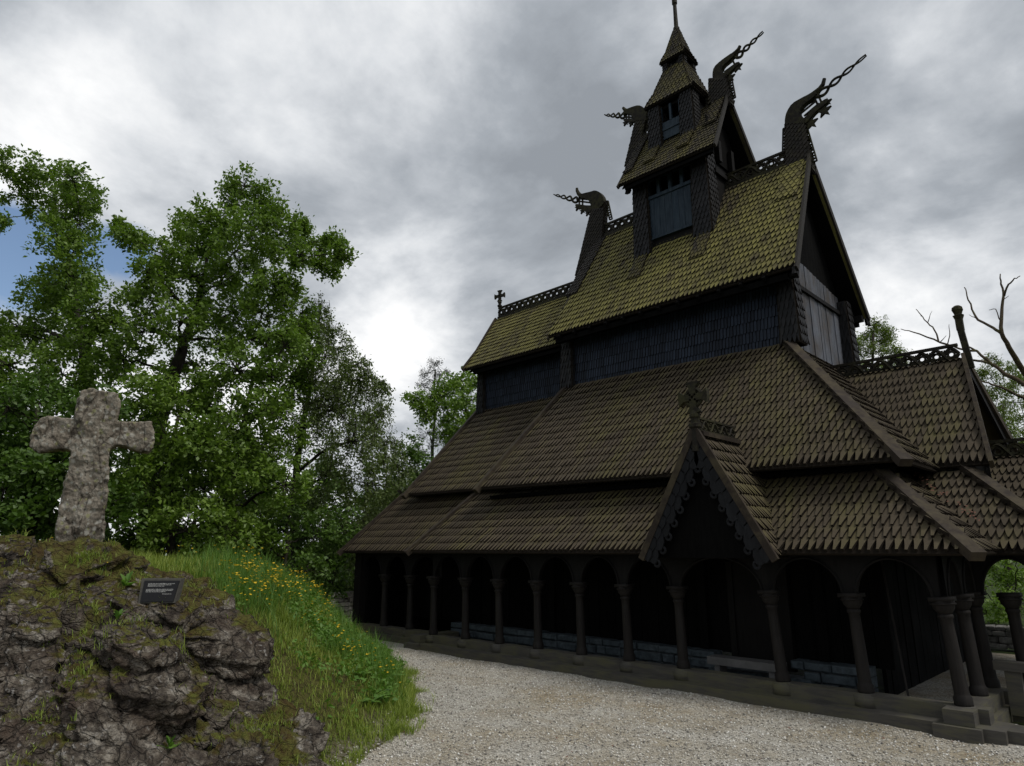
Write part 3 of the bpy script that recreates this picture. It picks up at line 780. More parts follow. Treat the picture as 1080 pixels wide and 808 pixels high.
dragon([(609, 292), (634, 292), (625, 222), (640, 213)],
       [(626, 226), (624, 214), (619, 210), (612, 208.5), (610, 206.5), (618, 204.5), (624.6, 203), (629, 201.5), (634, 203.5), (638, 209), (639, 216)],
       [(627, 224), (619, 224.5), (614, 221.5), (608, 219), (608, 215.5), (614, 216.5), (621, 217.5), (628, 217)],
       [((612, 212.5), (628, 214.5)), ((612, 209.8), (626, 210.8)), ((611, 207), (611, 218)), ((614.5, 206), (614.5, 220))],
       [((609.5, 219), .13), ((614.5, 222.5), .12), ((620, 225), .11)], [(613, 207), (610, 204), (608.6, 201), (608.4, 198.6)],
       ((610, 211.5), (584.5, 205.4)), [((638.8, 213), (643, 232), .1)], None, 101, 'dragon neck and head facing left on the nave ridge')
dragon([(829.5, 182), (858, 182), (829.3, 133), (848, 133)],
       [(829, 134), (829, 126.5), (831, 119), (836.5, 110.5), (846, 105), (855, 100.5), (860, 97), (863.5, 99), (858, 105), (849, 111), (843, 119), (849, 126), (849, 134)],
       [(842, 131), (850, 125), (858, 116), (866, 109), (873, 104.5), (874.5, 108), (870, 112), (862, 118), (855, 126), (850, 132)],
       [((845, 119.5), (860, 107)), ((848, 122.5), (864, 109)), ((858, 101), (864, 114)), ((862, 98), (868, 112))],
       [((869.5, 117), .19), ((855.5, 130), .19), ((873, 107.5), .11)], [(859, 98.5), (864.5, 94), (868, 89), (869.5, 83)],
       ((861, 103), (913.6, 58)), [((826, 136), (825.4, 161), .1), ((846.8, 134), (857.5, 171), .1)], None, 105, 'dragon neck and head facing right on the nave ridge')
dragon([(661, 177), (672, 177), (671.3, 129), (682, 129)],
       [(671, 131), (669, 124), (664, 121), (659.5, 120.5), (658.5, 118), (662, 116), (668, 113.6), (674.7, 111.8), (680, 114), (683, 119), (683, 130)],
       [(671, 129.5), (664, 129), (658.8, 129), (658.5, 126), (664, 126), (671, 125.5)],
       [((660, 123.5), (671, 124)), ((660.5, 118), (660.5, 128)), ((663, 117.5), (663.5, 128.5))],
       [((660, 129.5), .12), ((666, 130.5), .11)], [(661.5, 117.5), (659, 115.8), (657.2, 113.8)],
       ((659.5, 122), (638, 121.4)), [((683, 118), (682, 138), .09)], None, 109, 'dragon neck and head facing left on the turret', .15)
dragon([(749.5, 112), (772, 112), (749, 84.5), (766.5, 80)],
       [(753, 86), (752.5, 79), (754, 72), (761, 65.5), (768, 60.5), (773, 57), (776, 59), (771, 64), (764, 70), (761, 77), (767, 79), (766, 83)],
       [(762, 80), (767, 75), (773, 70), (780, 65.5), (781, 68), (775.5, 72.5), (770, 78), (767, 82)],
       [((762, 73), (774, 63.5)), ((764, 76), (777, 66.5)), ((771, 60.5), (776, 70))],
       [((778, 71), .16), ((770.5, 82), .15)], [(772, 59), (776, 55.5), (779, 52), (780.5, 48.5)],
       ((776, 61.5), (805, 33.5)), [((769, 83), (773, 104), .08)], None, 113, 'dragon neck and head facing right on the turret', .15)
# shingled slabs that carry each neck down the roof
tongue(n_roof, -5.72, .56, 15.55, nz(15.55), YC, nz(YC), NUP, 'sh_moss', 121, 'neck_slab', .14, .16)
tongue(n_roof, -12.0, .42, 14.95, nz(14.95), YC, nz(YC), NUP, 'sh_neck', 122, 'neck_slab', .12, .14, -.12)
tongue(t_roof, -7.62, .40, 15.65, tz(15.65), YC, tz(YC), T1, 'sh_tower', 123, 'neck_slab', .11, .13)
tongue(t_roof, -10.12, .30, 15.25, tz(15.25), YC, tz(YC), T1, 'sh_neck', 124, 'neck_slab', .11, .13)

# ---- west porch: steep gabled roof over its own skirt
pr = [(-5.2, 14.2, 3.9), (-2.28, 14.2, 3.88), (-5.6, YC - .03, 6.3), (-2.80, YC - .03, 6.3)]
p_roof = roof('porch_roof', 'sh_brown', *pr, .112, .29, .048, seed=17)
PUP = N((0, -2.4, 2.2))
verge(p_roof, (-2.24, 14.15, 3.84), (-2.76, YC - .03, 6.36), .07, .16, PUP, .03)
ridge_crest(p_roof, -5.6, -2.84, 6.05, 6.30, 6.68)
m = MB(); m.bar((-2.66, YC - .02, 6.1), (-2.74, YC - .02, 7.0), .12, .10, (0, 1, 0)); m.bar((-2.74, YC, 6.95), (-2.74, YC, 7.25), .13, .13, (0, 1, 0))
m.tube([(-2.74, YC, z) for z in (7.2, 7.28, 7.3, 7.36, 7.4, 7.46, 7.5)], [.08, .11, .07, .09, .11, .1, .05], 8)
part(m, 'gable_finial', 'crest', p_roof)
m = MB()   # gable pair of bargeboards, dark underneath, and the porch body
m.prism([(-2.32, 14.2, 3.78), (-2.32, 14.25, 3.6), (-2.72, YC, 5.95), (-2.78, YC, 6.35)], (.06, 0, 0))
m.prism([mir(p) for p in ((-2.32, 14.2, 3.78), (-2.32, 14.25, 3.6), (-2.72, YC, 5.95), (-2.78, YC, 6.35))], (.06, 0, 0))
part(m, 'bargeboard', 'tar', p_roof)
m = MB(); m.box((-5, 14.5, 2.4), (-2.9, 18.3, 4.0)); m.prism([(-2.95, 14.5, 4.0), (-2.95, 18.3, 4.0), (-2.95, YC, 6.0)], (.08, 0, 0))
m.box((-5.0, 14.25, 3.76), (-2.5, 14.5, 3.82))
part(m, 'porch_wall', 'tar_in')
ps = [(-2.6, 12.8, 2.37), (-1.15, 12.8, 2.37), (-4.0, 14.4, 3.88), (-2.75, 14.4, 3.88)]
m = MB(); m.shingles((-3.4, 12.8, 2.37), (-1.15, 12.8, 2.37), (-3.4, 14.4, 3.86), (-2.75, 14.4, 3.86), .112, .26, .052, 1, seed=18)
m.shingles((-1.15, 12.8, 2.37), mir((-1.15, 12.8, 2.37)), (-2.75, 14.4, 3.86), mir((-2.75, 14.4, 3.86)), .112, .26, .052, 1, seed=19)
m.quadplate(mir((-1.15, 12.8, 2.37)), mir((-3.4, 12.8, 2.37)), mir((-2.75, 14.4, 3.86)), mir((-3.4, 14.4, 3.86)), .05)
ps_roof = part(m, 'porch_skirt_roof', 'sh_brown')
verge(ps_roof, (-1.08, 12.73, 2.31), (-2.82, 14.46, 3.94), .21, .14, N((1, -1, 1.35)))
# low outer porch with its own pierced ridge
o_l = [(-2.6, 15.1, 3.1), (-.6, 15.1, 3.1), (-2.6, YC - .02, 4.15), (-.6, YC - .02, 4.15)]
o_roof = roof('outer_porch_roof', 'sh_brown', *o_l, .112, .27, .052, seed=21)
ridge_crest(o_roof, -2.6, -.6, 3.9, 4.16, 4.56)
m = MB(); m.box((-2.6, 15.4, 2.3), (-.9, 17.4, 3.3)); part(m, 'outer_porch_wall', 'tar_in')

# ---- door gable standing out of the gallery roof
GX, GY = -6.02, 10.86
AP, EV = 4.42, 2.30
dl, dr_ = GX - 1.2, GX + 1.22
m = MB()
m.shingles((dr_, GY, EV), (dr_, 12.4, EV), (GX, GY, AP), (GX, 12.4, AP), .10, .235, .05, 0, seed=130)
m.shingles((dl, 12.4, EV), (dl, GY, EV), (GX, 12.4, AP), (GX, GY, AP), .10, .235, .05, 0, seed=131)
d_roof = part(m, 'door_gable_roof', 'sh_brown')
m = MB()
m.bar((dr_ + .03, GY - .06, EV - .06), (GX, GY - .06, AP + .07), .07, .12, N((2.1, 0, 1.2)), .02)
m.bar((dl - .03, GY - .06, EV - .06), (GX, GY - .06, AP + .07), .07, .12, N((-2.1, 0, 1.2)), .02)
m.box((GX - .14, GY, AP - .02), (GX + .14, 12.3, AP + .06))
part(m, 'verge_board', 'verge', d_roof)
m = MB()   # bargeboards hung with overlapping scales that end in curls
for sx in (-1, 1):
    e0 = np.array((GX + sx * 1.2, GY - .03, EV - .02)); a0 = np.array((GX, GY - .03, AP - .04))
    d = N(a0 - e0); L = np.linalg.norm(a0 - e0); inn = np.array((-sx * d[2], 0, sx * d[0])) * 1.0
    if inn[2] > 0: inn = -inn
    nS = 9; st = L / nS
    for i in range(nS):
        c = e0 + d * st * i
        P = [c, c + d * st * 1.25, c + d * st * 1.15 + inn * .16, c + d * st * .7 + inn * .25, c + d * st * .2 + inn * .27, c + inn * .22]
        m.prism([q + np.array((0, -.012 * (i % 2) - .01, 0)) for q in P], (0, .035, 0))
        cc = c + d * st * .12 + inn * .275
        m.tube([cc + (d * math.cos(t) + inn * math.sin(t)) * (.065 - .006 * t) for t in np.linspace(-1.2, 4.6, 12)], .026, 5)
    for i in range(nS + 2):
        c = e0 + d * (L / (nS + 2)) * i
        m.prism([c, c + d * .24, c + d * .22 + inn * .1, c + d * .1 + inn * .14, c + inn * .12 - d * .02], (0, .10, 0))
part(m, 'bargeboard', 'scale', d_roof)
ridge_crest(d_roof, GY + .05, 12.3, AP + .0, AP + .1, AP + .34, GX, 1)
cross_finial(d_roof, (GX, GY - .02, AP - .0), .98, (1, 0, 0), 'crest', True)
m = MB(); m.tube([(GX, GY - .02, z) for z in (AP - .3, AP, AP + .3)], [.1, .09, .08], 8); part(m, 'finial_stem', 'crest', d_roof)
m = MB(); m.prism([(dl + .08, GY + .1, EV - .02), (dr_ - .08, GY + .1, EV - .02), (GX, GY + .1, AP - .12)], (0, .06, 0)); part(m, 'gable_boarding', 'tar_in', d_roof)

# ---- the gallery: plinth, columns, arcade, inner wall
YG = 11.48
m = MB()
m.box((-14.42, 11.08, -.1), (-2.1, 11.72, .16)); m.box((-14.3, 11.355, .16), (-2.3, 11.62, .345))
part(m, 'sill_beam', 'sill')
m = MB()
m.box((-2.9, 10.98, -.12), (-2.34, 13.2, .155)); m.box((-2.78, 11.08, .155), (-2.42, 13.2, .343)); m.box((-2.35, 11.2, -.02), (-1.88, 11.68, .158))
m.box((-2.9, 13.0, -.1), (-1.4, 13.5, .15)); m.box((-2.7, 13.08, .15), (-1.5, 13.42, .34))
part(m, 'cross_sill_beam', 'sill')
m = MB(); m.box((-14.62, 10.98, -.1), (-14.1, 12.4, .158)); m.box((-14.5, 11.1, .158), (-14.14, 12.4, .342)); m.box((-18.6, 11.66, -.1), (-14.4, 12.18, .14)); m.box((-18.5, 11.76, .14), (-14.3, 12.12, .32)); m.box((-18.62, 11.5, -.1), (-18.1, 19, .15))
part(m, 'choir_sill_beam', 'sill')
HC = 1.40
mc = MB(); zz = [0, .02, .1, .13, .16, .5, 1.0, 1.12, 1.14, 1.17, 1.19]
mc.tube([(0, 0, z) for z in zz], [.118, .118, .118, .10, .095, .09, .082, .082, .1, .1, .084], 16)
shaft = mc.build('column', M['column'], None, True); shaft.parent = church; shaft.matrix_parent_inverse = Matrix.Translation(-church.location)
mk = MB(); mk.tube([(0, 0, z) for z in (1.19, 1.21, 1.26, 1.34, 1.37)], [.09, .10, .135, .15, .15], 14); mk.box((-.145, -.145, 1.36), (.145, .145, HC + .02))
mk.tube([(.155 * math.cos(t), .155 * math.sin(t), 1.325) for t in np.linspace(0, 2 * math.pi, 17)], .014, 5)
cap = mk.build('capital', M['column'], None, True); cap.parent = shaft
mb = MB(); mb.tube([(0, -.02, z) for z in (-.2, -.04, -.02, 0.0)], [.18, .18, .15, .14], 14)
bas = mb.build('base', M['sill'], None, True); bas.parent = shaft
def column(x, y, lean=0.0, first=[True], z=.345):
    if first[0]: s = shaft; first[0] = False
    else:
        s = shaft.copy(); COL.objects.link(s)
        for c in (cap, bas):
            d = c.copy(); COL.objects.link(d); d.parent = s
    s.location = (x, y, z); s.rotation_euler = (0, math.atan(lean / HC), random.uniform(-.2, .2))
    return s
front = [(-14.07, -.03), (-12.85, -.04), (-11.68, -.04), (-10.48, -.03), (-9.28, -.03), (-8.11, -.05), (-6.93, -.045), (-5.11, -.10), (-3.85, -.06), (-2.6, -.08)]
for x, ln in front: column(x, YG, ln)
for y in (12.42, 13.3): column(-2.6, y, -.06)
for x in (-2.12, -1.6): column(x, 13.28, -.05)
for x in (-15.67, -16.89, -18.15): column(x, 11.95, -.04, z=.32)
def arcade(pts, z0, ztop, y0, th, axis=0, rise=.62):
    m = MB()
    for a, b in zip(pts, pts[1:]):
        n = 16; c = (a + b) / 2; r = (b - a) / 2 - .10
        xs = [a] + [c - r * math.cos(math.pi * i / n) for i in range(n + 1)] + [b]
        zs = [z0] + [z0 + min(ztop - z0 - .07, rise) * math.sin(math.pi * i / n) for i in range(n + 1)] + [z0]
        for i in range(len(xs) - 1):
            V = []
            for d in (-th, th):
                for x, z in ((xs[i], zs[i]), (xs[i+1], zs[i+1]), (xs[i+1], ztop), (xs[i], ztop)):
                    V.append((x, y0 + d, z) if axis == 0 else (y0 + d, x, z))
            m.add(V, [(0, 1, 2, 3), (7, 6, 5, 4), (0, 4, 5, 1)])
        # raised moulding round the arch
        m.tube([((x, y0 - th - .01, z) if axis == 0 else (y0 + th + .01, x, z)) for x, z in zip(xs[1:-1], zs[1:-1])], .022, 6)
    return part(m, 'arcade_board', 'tar')
arcade([x + l for x, l in front], 1.72, 2.36, YG, .05)
arcade([11.48, 12.42, 13.3], 1.72, 2.36, -2.66, .05, 1)
arcade([-2.6, -1.62], 1.72, 2.36, 13.28, .05)
arcade([-18.15, -16.93, -15.71, -14.3], 1.70, 2.34, 11.95, .05)
m = MB(); m.box((-14.5, 11.36, 2.33), (-2.45, 11.6, 2.43)); m.box((-18.4, 11.83, 2.32), (-14.4, 12.07, 2.42)); m.box((-2.75, 11.3, 2.335), (-2.5, 13.3, 2.44)); m.box((-2.7, 13.16, 2.33), (-1.4, 13.4, 2.43)); m.box((-18.3, 11.8, .3), (-17.98, 12.1, 2.34))
part(m, 'wall_plate', 'tar')
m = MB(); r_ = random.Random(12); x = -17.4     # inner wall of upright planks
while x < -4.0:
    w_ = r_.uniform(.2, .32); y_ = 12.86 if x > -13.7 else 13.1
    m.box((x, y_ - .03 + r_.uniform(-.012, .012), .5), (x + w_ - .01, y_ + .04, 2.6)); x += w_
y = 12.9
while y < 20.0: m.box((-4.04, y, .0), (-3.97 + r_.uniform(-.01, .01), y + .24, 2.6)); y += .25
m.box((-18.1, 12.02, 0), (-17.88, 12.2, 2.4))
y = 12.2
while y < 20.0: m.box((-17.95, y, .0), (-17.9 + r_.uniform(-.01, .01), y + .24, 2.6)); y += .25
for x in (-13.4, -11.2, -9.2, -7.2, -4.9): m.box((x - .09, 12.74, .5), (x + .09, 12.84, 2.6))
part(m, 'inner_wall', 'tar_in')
m = MB(); m.box((-6.5, 12.76, .3), (-5.55, 12.83, 2.2)); m.box((-6.62, 12.72, .3), (-6.5, 12.85, 2.35)); m.box((-5.55, 12.72, .3), (-5.43, 12.85, 2.35)); m.box((-6.62, 12.72, 2.2), (-5.43, 12.85, 2.36))
part(m, 'door', 'tar')
m = MB(); mf2 = MB()   # blue grey rubble footing under the inner wall
r_ = random.Random(5)
for row, (z0, z1) in enumerate(((-.02, .22), (.22, .40), (.40, .55))):
    x = -14.6
    while x < -4.2:
        w_ = r_.uniform(.22, .6); a, b = x + .008, min(x + w_ - .008, -4.1)
        if not (-6.7 < (a + b) / 2 < -5.3):
            yy = 12.45 + r_.uniform(-.05, .04); c = .025
            zb = z1 - r_.uniform(.006, .03)
            (m if x < -6 else mf2).add([(a, yy + c, z0), (b, yy + c, z0), (b, 12.8, z0), (a, 12.8, z0), (a + c, yy, z0 + c), (b - c, yy, z0 + c), (b - c, yy, zb - c), (a + c, yy, zb - c), (a, yy + c, zb), (b, yy + c, zb), (b, 12.8, zb), (a, 12.8, zb)],
                  [(4, 5, 6, 7), (0, 1, 5, 4), (7, 6, 9, 8), (0, 4, 7, 8), (5, 1, 9, 6), (8, 9, 10, 11), (1, 2, 10, 9), (3, 0, 8, 11)])
        x += w_
part(m, 'stone_footing', 'footing', None, 'rough blue grey stone footing'); part(mf2, 'stone_footing', 'footing', None, 'rough blue grey stone footing')
m = MB(); m.box((-14.2, 11.6, .0), (-2.7, 12.5, .06)); part(m, 'gallery_floor', 'slab')
m = MB(); m.box((-3.97, 12.5, .0), (-2.7, 20.2, .05)); part(m, 'gallery_floor', 'gravel')

def bench(x0, x1, y0, y1, zt, label, mat='slab', group=None):
    b = empty('bench', ((x0 + x1) / 2, (y0 + y1) / 2, .06), label, 'bench')
    m = MB(); m.box((x0, y0, zt - .13), (x1, y1, zt)); m.build('seat', M[mat], b)
    for x in (x0 + .12, x1 - .2):
        m = MB(); m.box((x, y0 + .04, .06), (x + .1, y1 - .04, zt - .13)); m.build('leg', M[mat], b)
bench(-6.72, -5.38, 11.95, 12.3, .52, 'pale grey slab bench under the door gable in the gallery')
bench(-2.44, -2.02, 12.78, 12.98, .80, 'small grey bench beside the porch at the right edge', 'sill')
t = empty('doorstep', (-6.0, 12.4, .06), 'low dark stone step behind the pale bench', 'step')
m = MB(); m.box((-6.9, 12.32, .0), (-5.0, 12.72, .26)); m.build('tread', M['footing'], t)
m = MB(); m.bar((-3.42, 12.0, .07), (-3.75, 12.62, 2.25), .028, .028); tag(m.build('pole', M['column']), 'thin brown pole leaning in the last gallery bay', 'pole')

# ================================================================== GROUND
def flat(name, z, poly, mat):
    o = mesh_obj(name, [(x, y, z) for x, y in poly], [tuple(range(len(poly)))], M[mat]); o['kind'] = 'structure'; return o
flat('ground', -.06, [(400 * math.cos(t), 400 * math.sin(t)) for t in np.linspace(0, 2 * math.pi, 65)[:-1]], 'floor')

# gravel sheet with a gentle roll, in camera-ground coordinates (lat, D)
nl_, nd_ = 230, 230
la = np.linspace(-7, 16, nl_); dd = np.linspace(1.5, 34, nd_) ; dd = 1.5 + (np.linspace(0, 1, nd_) ** 1.5) * 32
LA, DD = np.meshgrid(la, dd)
X = RT[0] * LA + HD[0] * DD; Y = RT[1] * LA + HD[1] * DD
Zg = .045 * fbm(X * .5, Y * .5, 4, 3) * 2 + .015 * fbm(X * 2.5, Y * 2.5, 3, 8)
near_sill = np.exp(-((Y - 10.95) / .35) ** 2) * ((X > -15) & (X < -1.5))
Zg += near_sill * (.01 + .10 * fbm(X * .9, Y * .3, 3, 31))
Zg = np.where(Y > 11.5, -.02, Zg)
V = np.stack([X, Y, Zg], -1).reshape(-1, 3)
idx = np.arange(nl_ * nd_).reshape(nd_, nl_)
F = np.stack([idx[:-1, :-1], idx[:-1, 1:], idx[1:, 1:], idx[1:, :-1]], -1).reshape(-1, 4)
_c = V[F].mean(1); F = F[~((_c[:, 1] > 12.6) & (_c[:, 0] > -18.4))]
g = np_mesh('gravel_path', V, F, M['gravel'], None, True); g['kind'] = 'structure'

# ---- the rocky mound
BR = [(-2.6, 6.2), (-1.95, 8.0), (-1.6, 9.4), (-1.42, 10.7), (-1.6, 12.4), (-2.15, 14.5), (-3.2, 17.4), (-5.2, 20.5), (-9, 24), (-20, 26), (-20, 5.0), (-9, 5.3), (-5, 5.75)]
def inside_dist(lat, D, poly=BR):
    best = np.full_like(lat, 9e9); ins = np.zeros(lat.shape, bool)
    for (x0, y0), (x1, y1) in zip(poly, poly[1:] + poly[:1]):
        dx, dy = x1 - x0, y1 - y0
        t = np.clip(((lat - x0) * dx + (D - y0) * dy) / (dx * dx + dy * dy), 0, 1)
        best = np.minimum(best, np.hypot(lat - x0 - t * dx, D - y0 - t * dy))
        c = ((y0 > D) != (y1 > D)) & (lat < (x1 - x0) * (D - y0) / (y1 - y0 + 1e-12) + x0)
        ins ^= c
    return np.where(ins, best, -best)
def mound_base(lat, D):
    d = inside_dist(lat, D)
    d = d + .25 * fbm(lat * .8, D * .8, 3, 77) * sstep(0, 1, d)
    s = .56 + .17 * sstep(-2.9, -4.4, lat)
    cap = 1.30 + .82 * sstep(-2.6, -6.2, lat) + .10 * sstep(-6, -9, lat)
    cap = cap - .9 * sstep(15, 21, D)
    a = s * d; k = .55
    h = np.clip(.5 + .5 * (cap - a) / k, 0, 1)
    z = cap * (1 - h) + a * h - k * h * (1 - h)
    return np.where(d > -.3, z, -.3), d + .16 * fbm(lat * 3.1, D * 3.1, 3, 99) * sstep(.8, .1, np.abs(d))
def rock_mask(lat, D, d):
    """1 on bare rock, 0 on the grassy right flank and the top behind the cross"""
    edge = -2.35 - .76 * (D - 8.3) + .55 * fbm(lat * .9, D * .9, 4, 41) * 2      # rock lies left of this line
    m = sstep(.45, -.75, lat - edge)
    m = m * sstep(11.3, 9.9, D + 2.4 * fbm(lat * .8, D * .8, 4, 55))
    return m
def mound_z(lat, D):
    z, d = mound_base(lat, D)
    rm = rock_mask(lat, D, d) * sstep(-.05, .5, d)
    # foliated, broken rock: warped coordinates, two sizes of tilted faces, cracks and fine roughness
    wx = lat + .35 * fbm(lat * 1.1, D * 1.1, 3, 5); wy = D + .35 * fbm(lat * 1.1, D * 1.1, 3, 6)
    c, s_ = math.cos(.32), math.sin(.32)
    u, v = wx * c - wy * s_, wx * s_ + wy * c
    f1, k1, _ = facets(u * .62, v * 1.0, 3, 1.9); f2, k2, _ = facets(u * 1.5, v * 2.6, 11, 2.2); f3, k3, _ = facets(u * 3.6, v * 7.0, 19, 2.4)
    dome = np.sqrt(np.clip(1 - (facets(u * 1.05, v * 1.25, 71, 0)[2] / .72) ** 2, 0, 1)); dome2 = np.sqrt(np.clip(1 - (facets(u * 2.6, v * 3.2, 73, 0)[2] / .72) ** 2, 0, 1))
    rock = .26 * (dome - .6) + .10 * (dome2 - .6) + .34 * f1 + .16 * f2 + .05 * f3
    rock -= .10 * np.exp(-k1 / .04) + .05 * np.exp(-k2 / .05)
    rock += .16 * fbm(u * 2.2, v * 6, 5, 23) + .16 * fbm(lat * 6, D * 6, 5, 29, .6) + .20 * (.5 - np.abs(2 * fbm(u * 1.5, v * 4.2, 5, 47, .58))) + .09 * (.5 - np.abs(2 * fbm(u * 5, v * 12, 4, 49)))
    top = sstep(8.9, 10.3, D)
    soft = .10 * fbm(lat * 1.7, D * 1.7, 5, 61) + .03 * fbm(lat * 8, D * 8, 3, 63)
    rs_ = sstep(0, 1, rm) * rm
    z2 = z + rs_ * rock * (1 - .82 * top) * sstep(-.1, .7, d) + (1 - rm) * soft * sstep(0, .6, d)
    return np.where(d > -.3, z2, -.3), d, rm, k1, k2
ml, md = 420, 470
ax = -12.5 + np.linspace(0, 1, ml) ** .8 * 11.4
ay = 6.0 + np.linspace(0, 1, md) ** 1.55 * 15.5
LA, DD = np.meshgrid(ax, ay)
Zm, dm, rm, k1, k2 = mound_z(LA, DD)
X = RT[0] * LA + HD[0] * DD; Y = RT[1] * LA + HD[1] * DD
V = np.stack([X, Y, Zm], -1).reshape(-1, 3)
idx = np.arange(ml * md).reshape(md, ml)
F = np.stack([idx[:-1, :-1], idx[:-1, 1:], idx[1:, 1:], idx[1:, :-1]], -1)
keep = (np.maximum.reduce([dm[:-1, :-1], dm[1:, 1:], dm[:-1, 1:], dm[1:, :-1]]) > -.25)
F = F[keep]
mo = np_mesh('mound', V, F.reshape(-1, 4), M['mound'], None, True); mo['kind'] = 'structure'
gz0, gz1 = np.gradient(Zm); slope = np.hypot(gz0 / np.gradient(ay)[:, None], gz1 / np.gradient(ax)[None, :])
flatness = sstep(1.75, .45, slope)
moss = np.clip(.06 + .36 * flatness + .50 * sstep(.7, 2.1, Zm) * (.35 + .65 * flatness) + 1.25 * fbm(LA * .9, DD * .9, 4, 88) + .2 * np.exp(-k2 / .05), 0, 1)
turf = sstep(.75, .2, rm)
dust = sstep(.55, .0, dm) * .9
att = mo.data.color_attributes.new('cover', 'FLOAT_COLOR', 'POINT')
att.data.foreach_set('color', np.stack([moss, turf, dust, np.clip(np.exp(-k1 / .035) + .8 * np.exp(-k2 / .05), 0, 1)], -1).astype(np.float32).ravel())

def mz(lat, D):
    a, b = np.atleast_1d(np.asarray(lat, float)), np.atleast_1d(np.asarray(D, float))
    return mound_z(a, b)[0]

def hit(px, py):
    """where a measured line of sight first meets the mound: (lat, D)"""
    d = ray(px, py); d = d / float(d @ HD); D = np.arange(6.2, 16, .01)
    lat = D * float(d @ RT); z = mound_z(lat, D)[0]
    i = int(np.argmax(z > CAMH + D * d[2])); return lat[i], D[i]
# fractured slabs and blocks of bedrock breaking out of the mound: slabby polytopes sharing one foliation
def ico(sub):
    bm = bmesh.new(); bmesh.ops.create_icosphere(bm, subdivisions=sub, radius=1); bm.verts.index_update()
    v = np.array([q.co[:] for q in bm.verts]); f = np.array([[q.index for q in fc.verts] for fc in bm.faces]); bm.free(); return v, f
def outcrop():
    r = np.random.default_rng(77)
    fol = N(UPV * .80 - HD * .50 + RT * .30); e1 = N(np.cross(fol, HD)); e2 = np.cross(fol, e1)
    ic = {3: ico(3), 4: ico(4), 5: ico(5)}
    VV, FF, off = [], [], 0
    PLQ = hit(166, 634)
    n = 6000; lat = -11.0 + r.random(n) * 9.4; D = 6.3 + r.random(n) * 5.6
    z, d, rmm, _, _ = mound_z(lat, D)
    dens = np.where(D > 9.3, .3, 1.0)
    ok = (rmm > .5) & (d > .1) & (r.random(n) < dens) & (lat / D > -.86)
    lat, D, z, rmm = lat[ok], D[ok], z[ok], rmm[ok]; placed = 0
    for i in range(len(lat)):
        if placed >= 720: break
        big = r.random()
        size = .075 + .36 * big ** 3.0
        if D[i] > 9.2: size = min(size, .20)
        size *= .55 + .45 * rmm[i]
        if abs(lat[i] - PLQ[0]) < .32 + size * 1.4 and PLQ[1] - .3 - size * 2.6 < D[i] < PLQ[1] + .1: continue
        if D[i] > 8.6 and lat[i] < -6.2: size = min(size, .16)
        sub = 5 if size > .22 else 4 if size > .11 else 3
        v, f = ic[sub]
        planes = [fol, -fol] + [N(e1 * math.cos(a) + e2 * math.sin(a) + fol * r.normal() * .45) for a in np.sort(r.random(7)) * 6.283] + [N(r.normal(size=3)) for _ in range(4)]
        dist = [r.uniform(.34, .58), r.uniform(.42, .7)] + list(r.uniform(.62, 1.0, 7)) + list(r.uniform(.62, .95, 4))
        rad = np.full(len(v), 1.15)
        for p, q in zip(planes, dist):
            dt = v @ p; rad = np.where(dt > 1e-3, np.minimum(rad, q / np.maximum(dt, 1e-3)), rad)
        w = v * rad[:, None]
        st = np.array([r.uniform(.9, 1.6), r.uniform(.7, 1.1), r.uniform(.65, 1.0)])
        w = (w @ e1)[:, None] * e1 * st[0] + (w @ e2)[:, None] * e2 * st[1] + (w @ fol)[:, None] * fol * st[2]
        w = w * size
        P = w + ground_pt(lat[i], D[i], z[i] - size * r.uniform(.2, .5))
        # fine fracture along the foliation and general roughness, pushed out along the block's own radius
        a, b, c = P @ e1, P @ e2, P @ fol
        k_ = .20 * (.5 - np.abs(2 * fbm(a * 4.0 + 3, c * 15, 5, 5, .6))) + .16 * fbm(b * 8, c * 13 + a * 4, 5, 9, .62) + .09 * fbm(a * 26, b * 26 + c * 18, 3, 15)
        stp = c * 9 + 1.2 * fbm(a * 2, b * 2, 3, 19); k_ = k_ + .10 * (np.abs(stp - np.round(stp)) * 2 - .5)
        P += v * (k_ * (.35 + size))[:, None] * .9
        VV.append(P); FF.append(f + off); off += len(P); placed += 1
    V = np.concatenate(VV); F = np.concatenate(FF)
    o = np_mesh('rock_outcrop', V, F, M['mound'], None, False); o['kind'] = 'structure'
    me = o.data; nrm = np.zeros(len(V) * 3, dtype=np.float32); me.vertices.foreach_get('normal', nrm); nz_ = nrm.reshape(-1, 3)[:, 2]
    la_, D_ = V @ RT, V @ HD
    moss = np.clip(-.06 + .50 * sstep(.4, .9, nz_) * (.55 + .45 * sstep(.6, 2.0, V[:, 2])) + .5 * fbm(la_ * 3.5, D_ * 3.5, 3, 91) + .26 * sstep(1.2, 2.3, V[:, 2]) + 1.25 * fbm(la_ * .9, D_ * .9, 4, 88), 0, 1)
    global OUT; OUT = (V, nz_, moss)
    under = sstep(-.1, -.7, nz_)
    at_ = me.color_attributes.new('cover', 'FLOAT_COLOR', 'POINT')
    at_.data.foreach_set('color', np.stack([moss, 0 * moss, 0 * moss, .0 * under], -1).astype(np.float32).ravel())
outcrop()

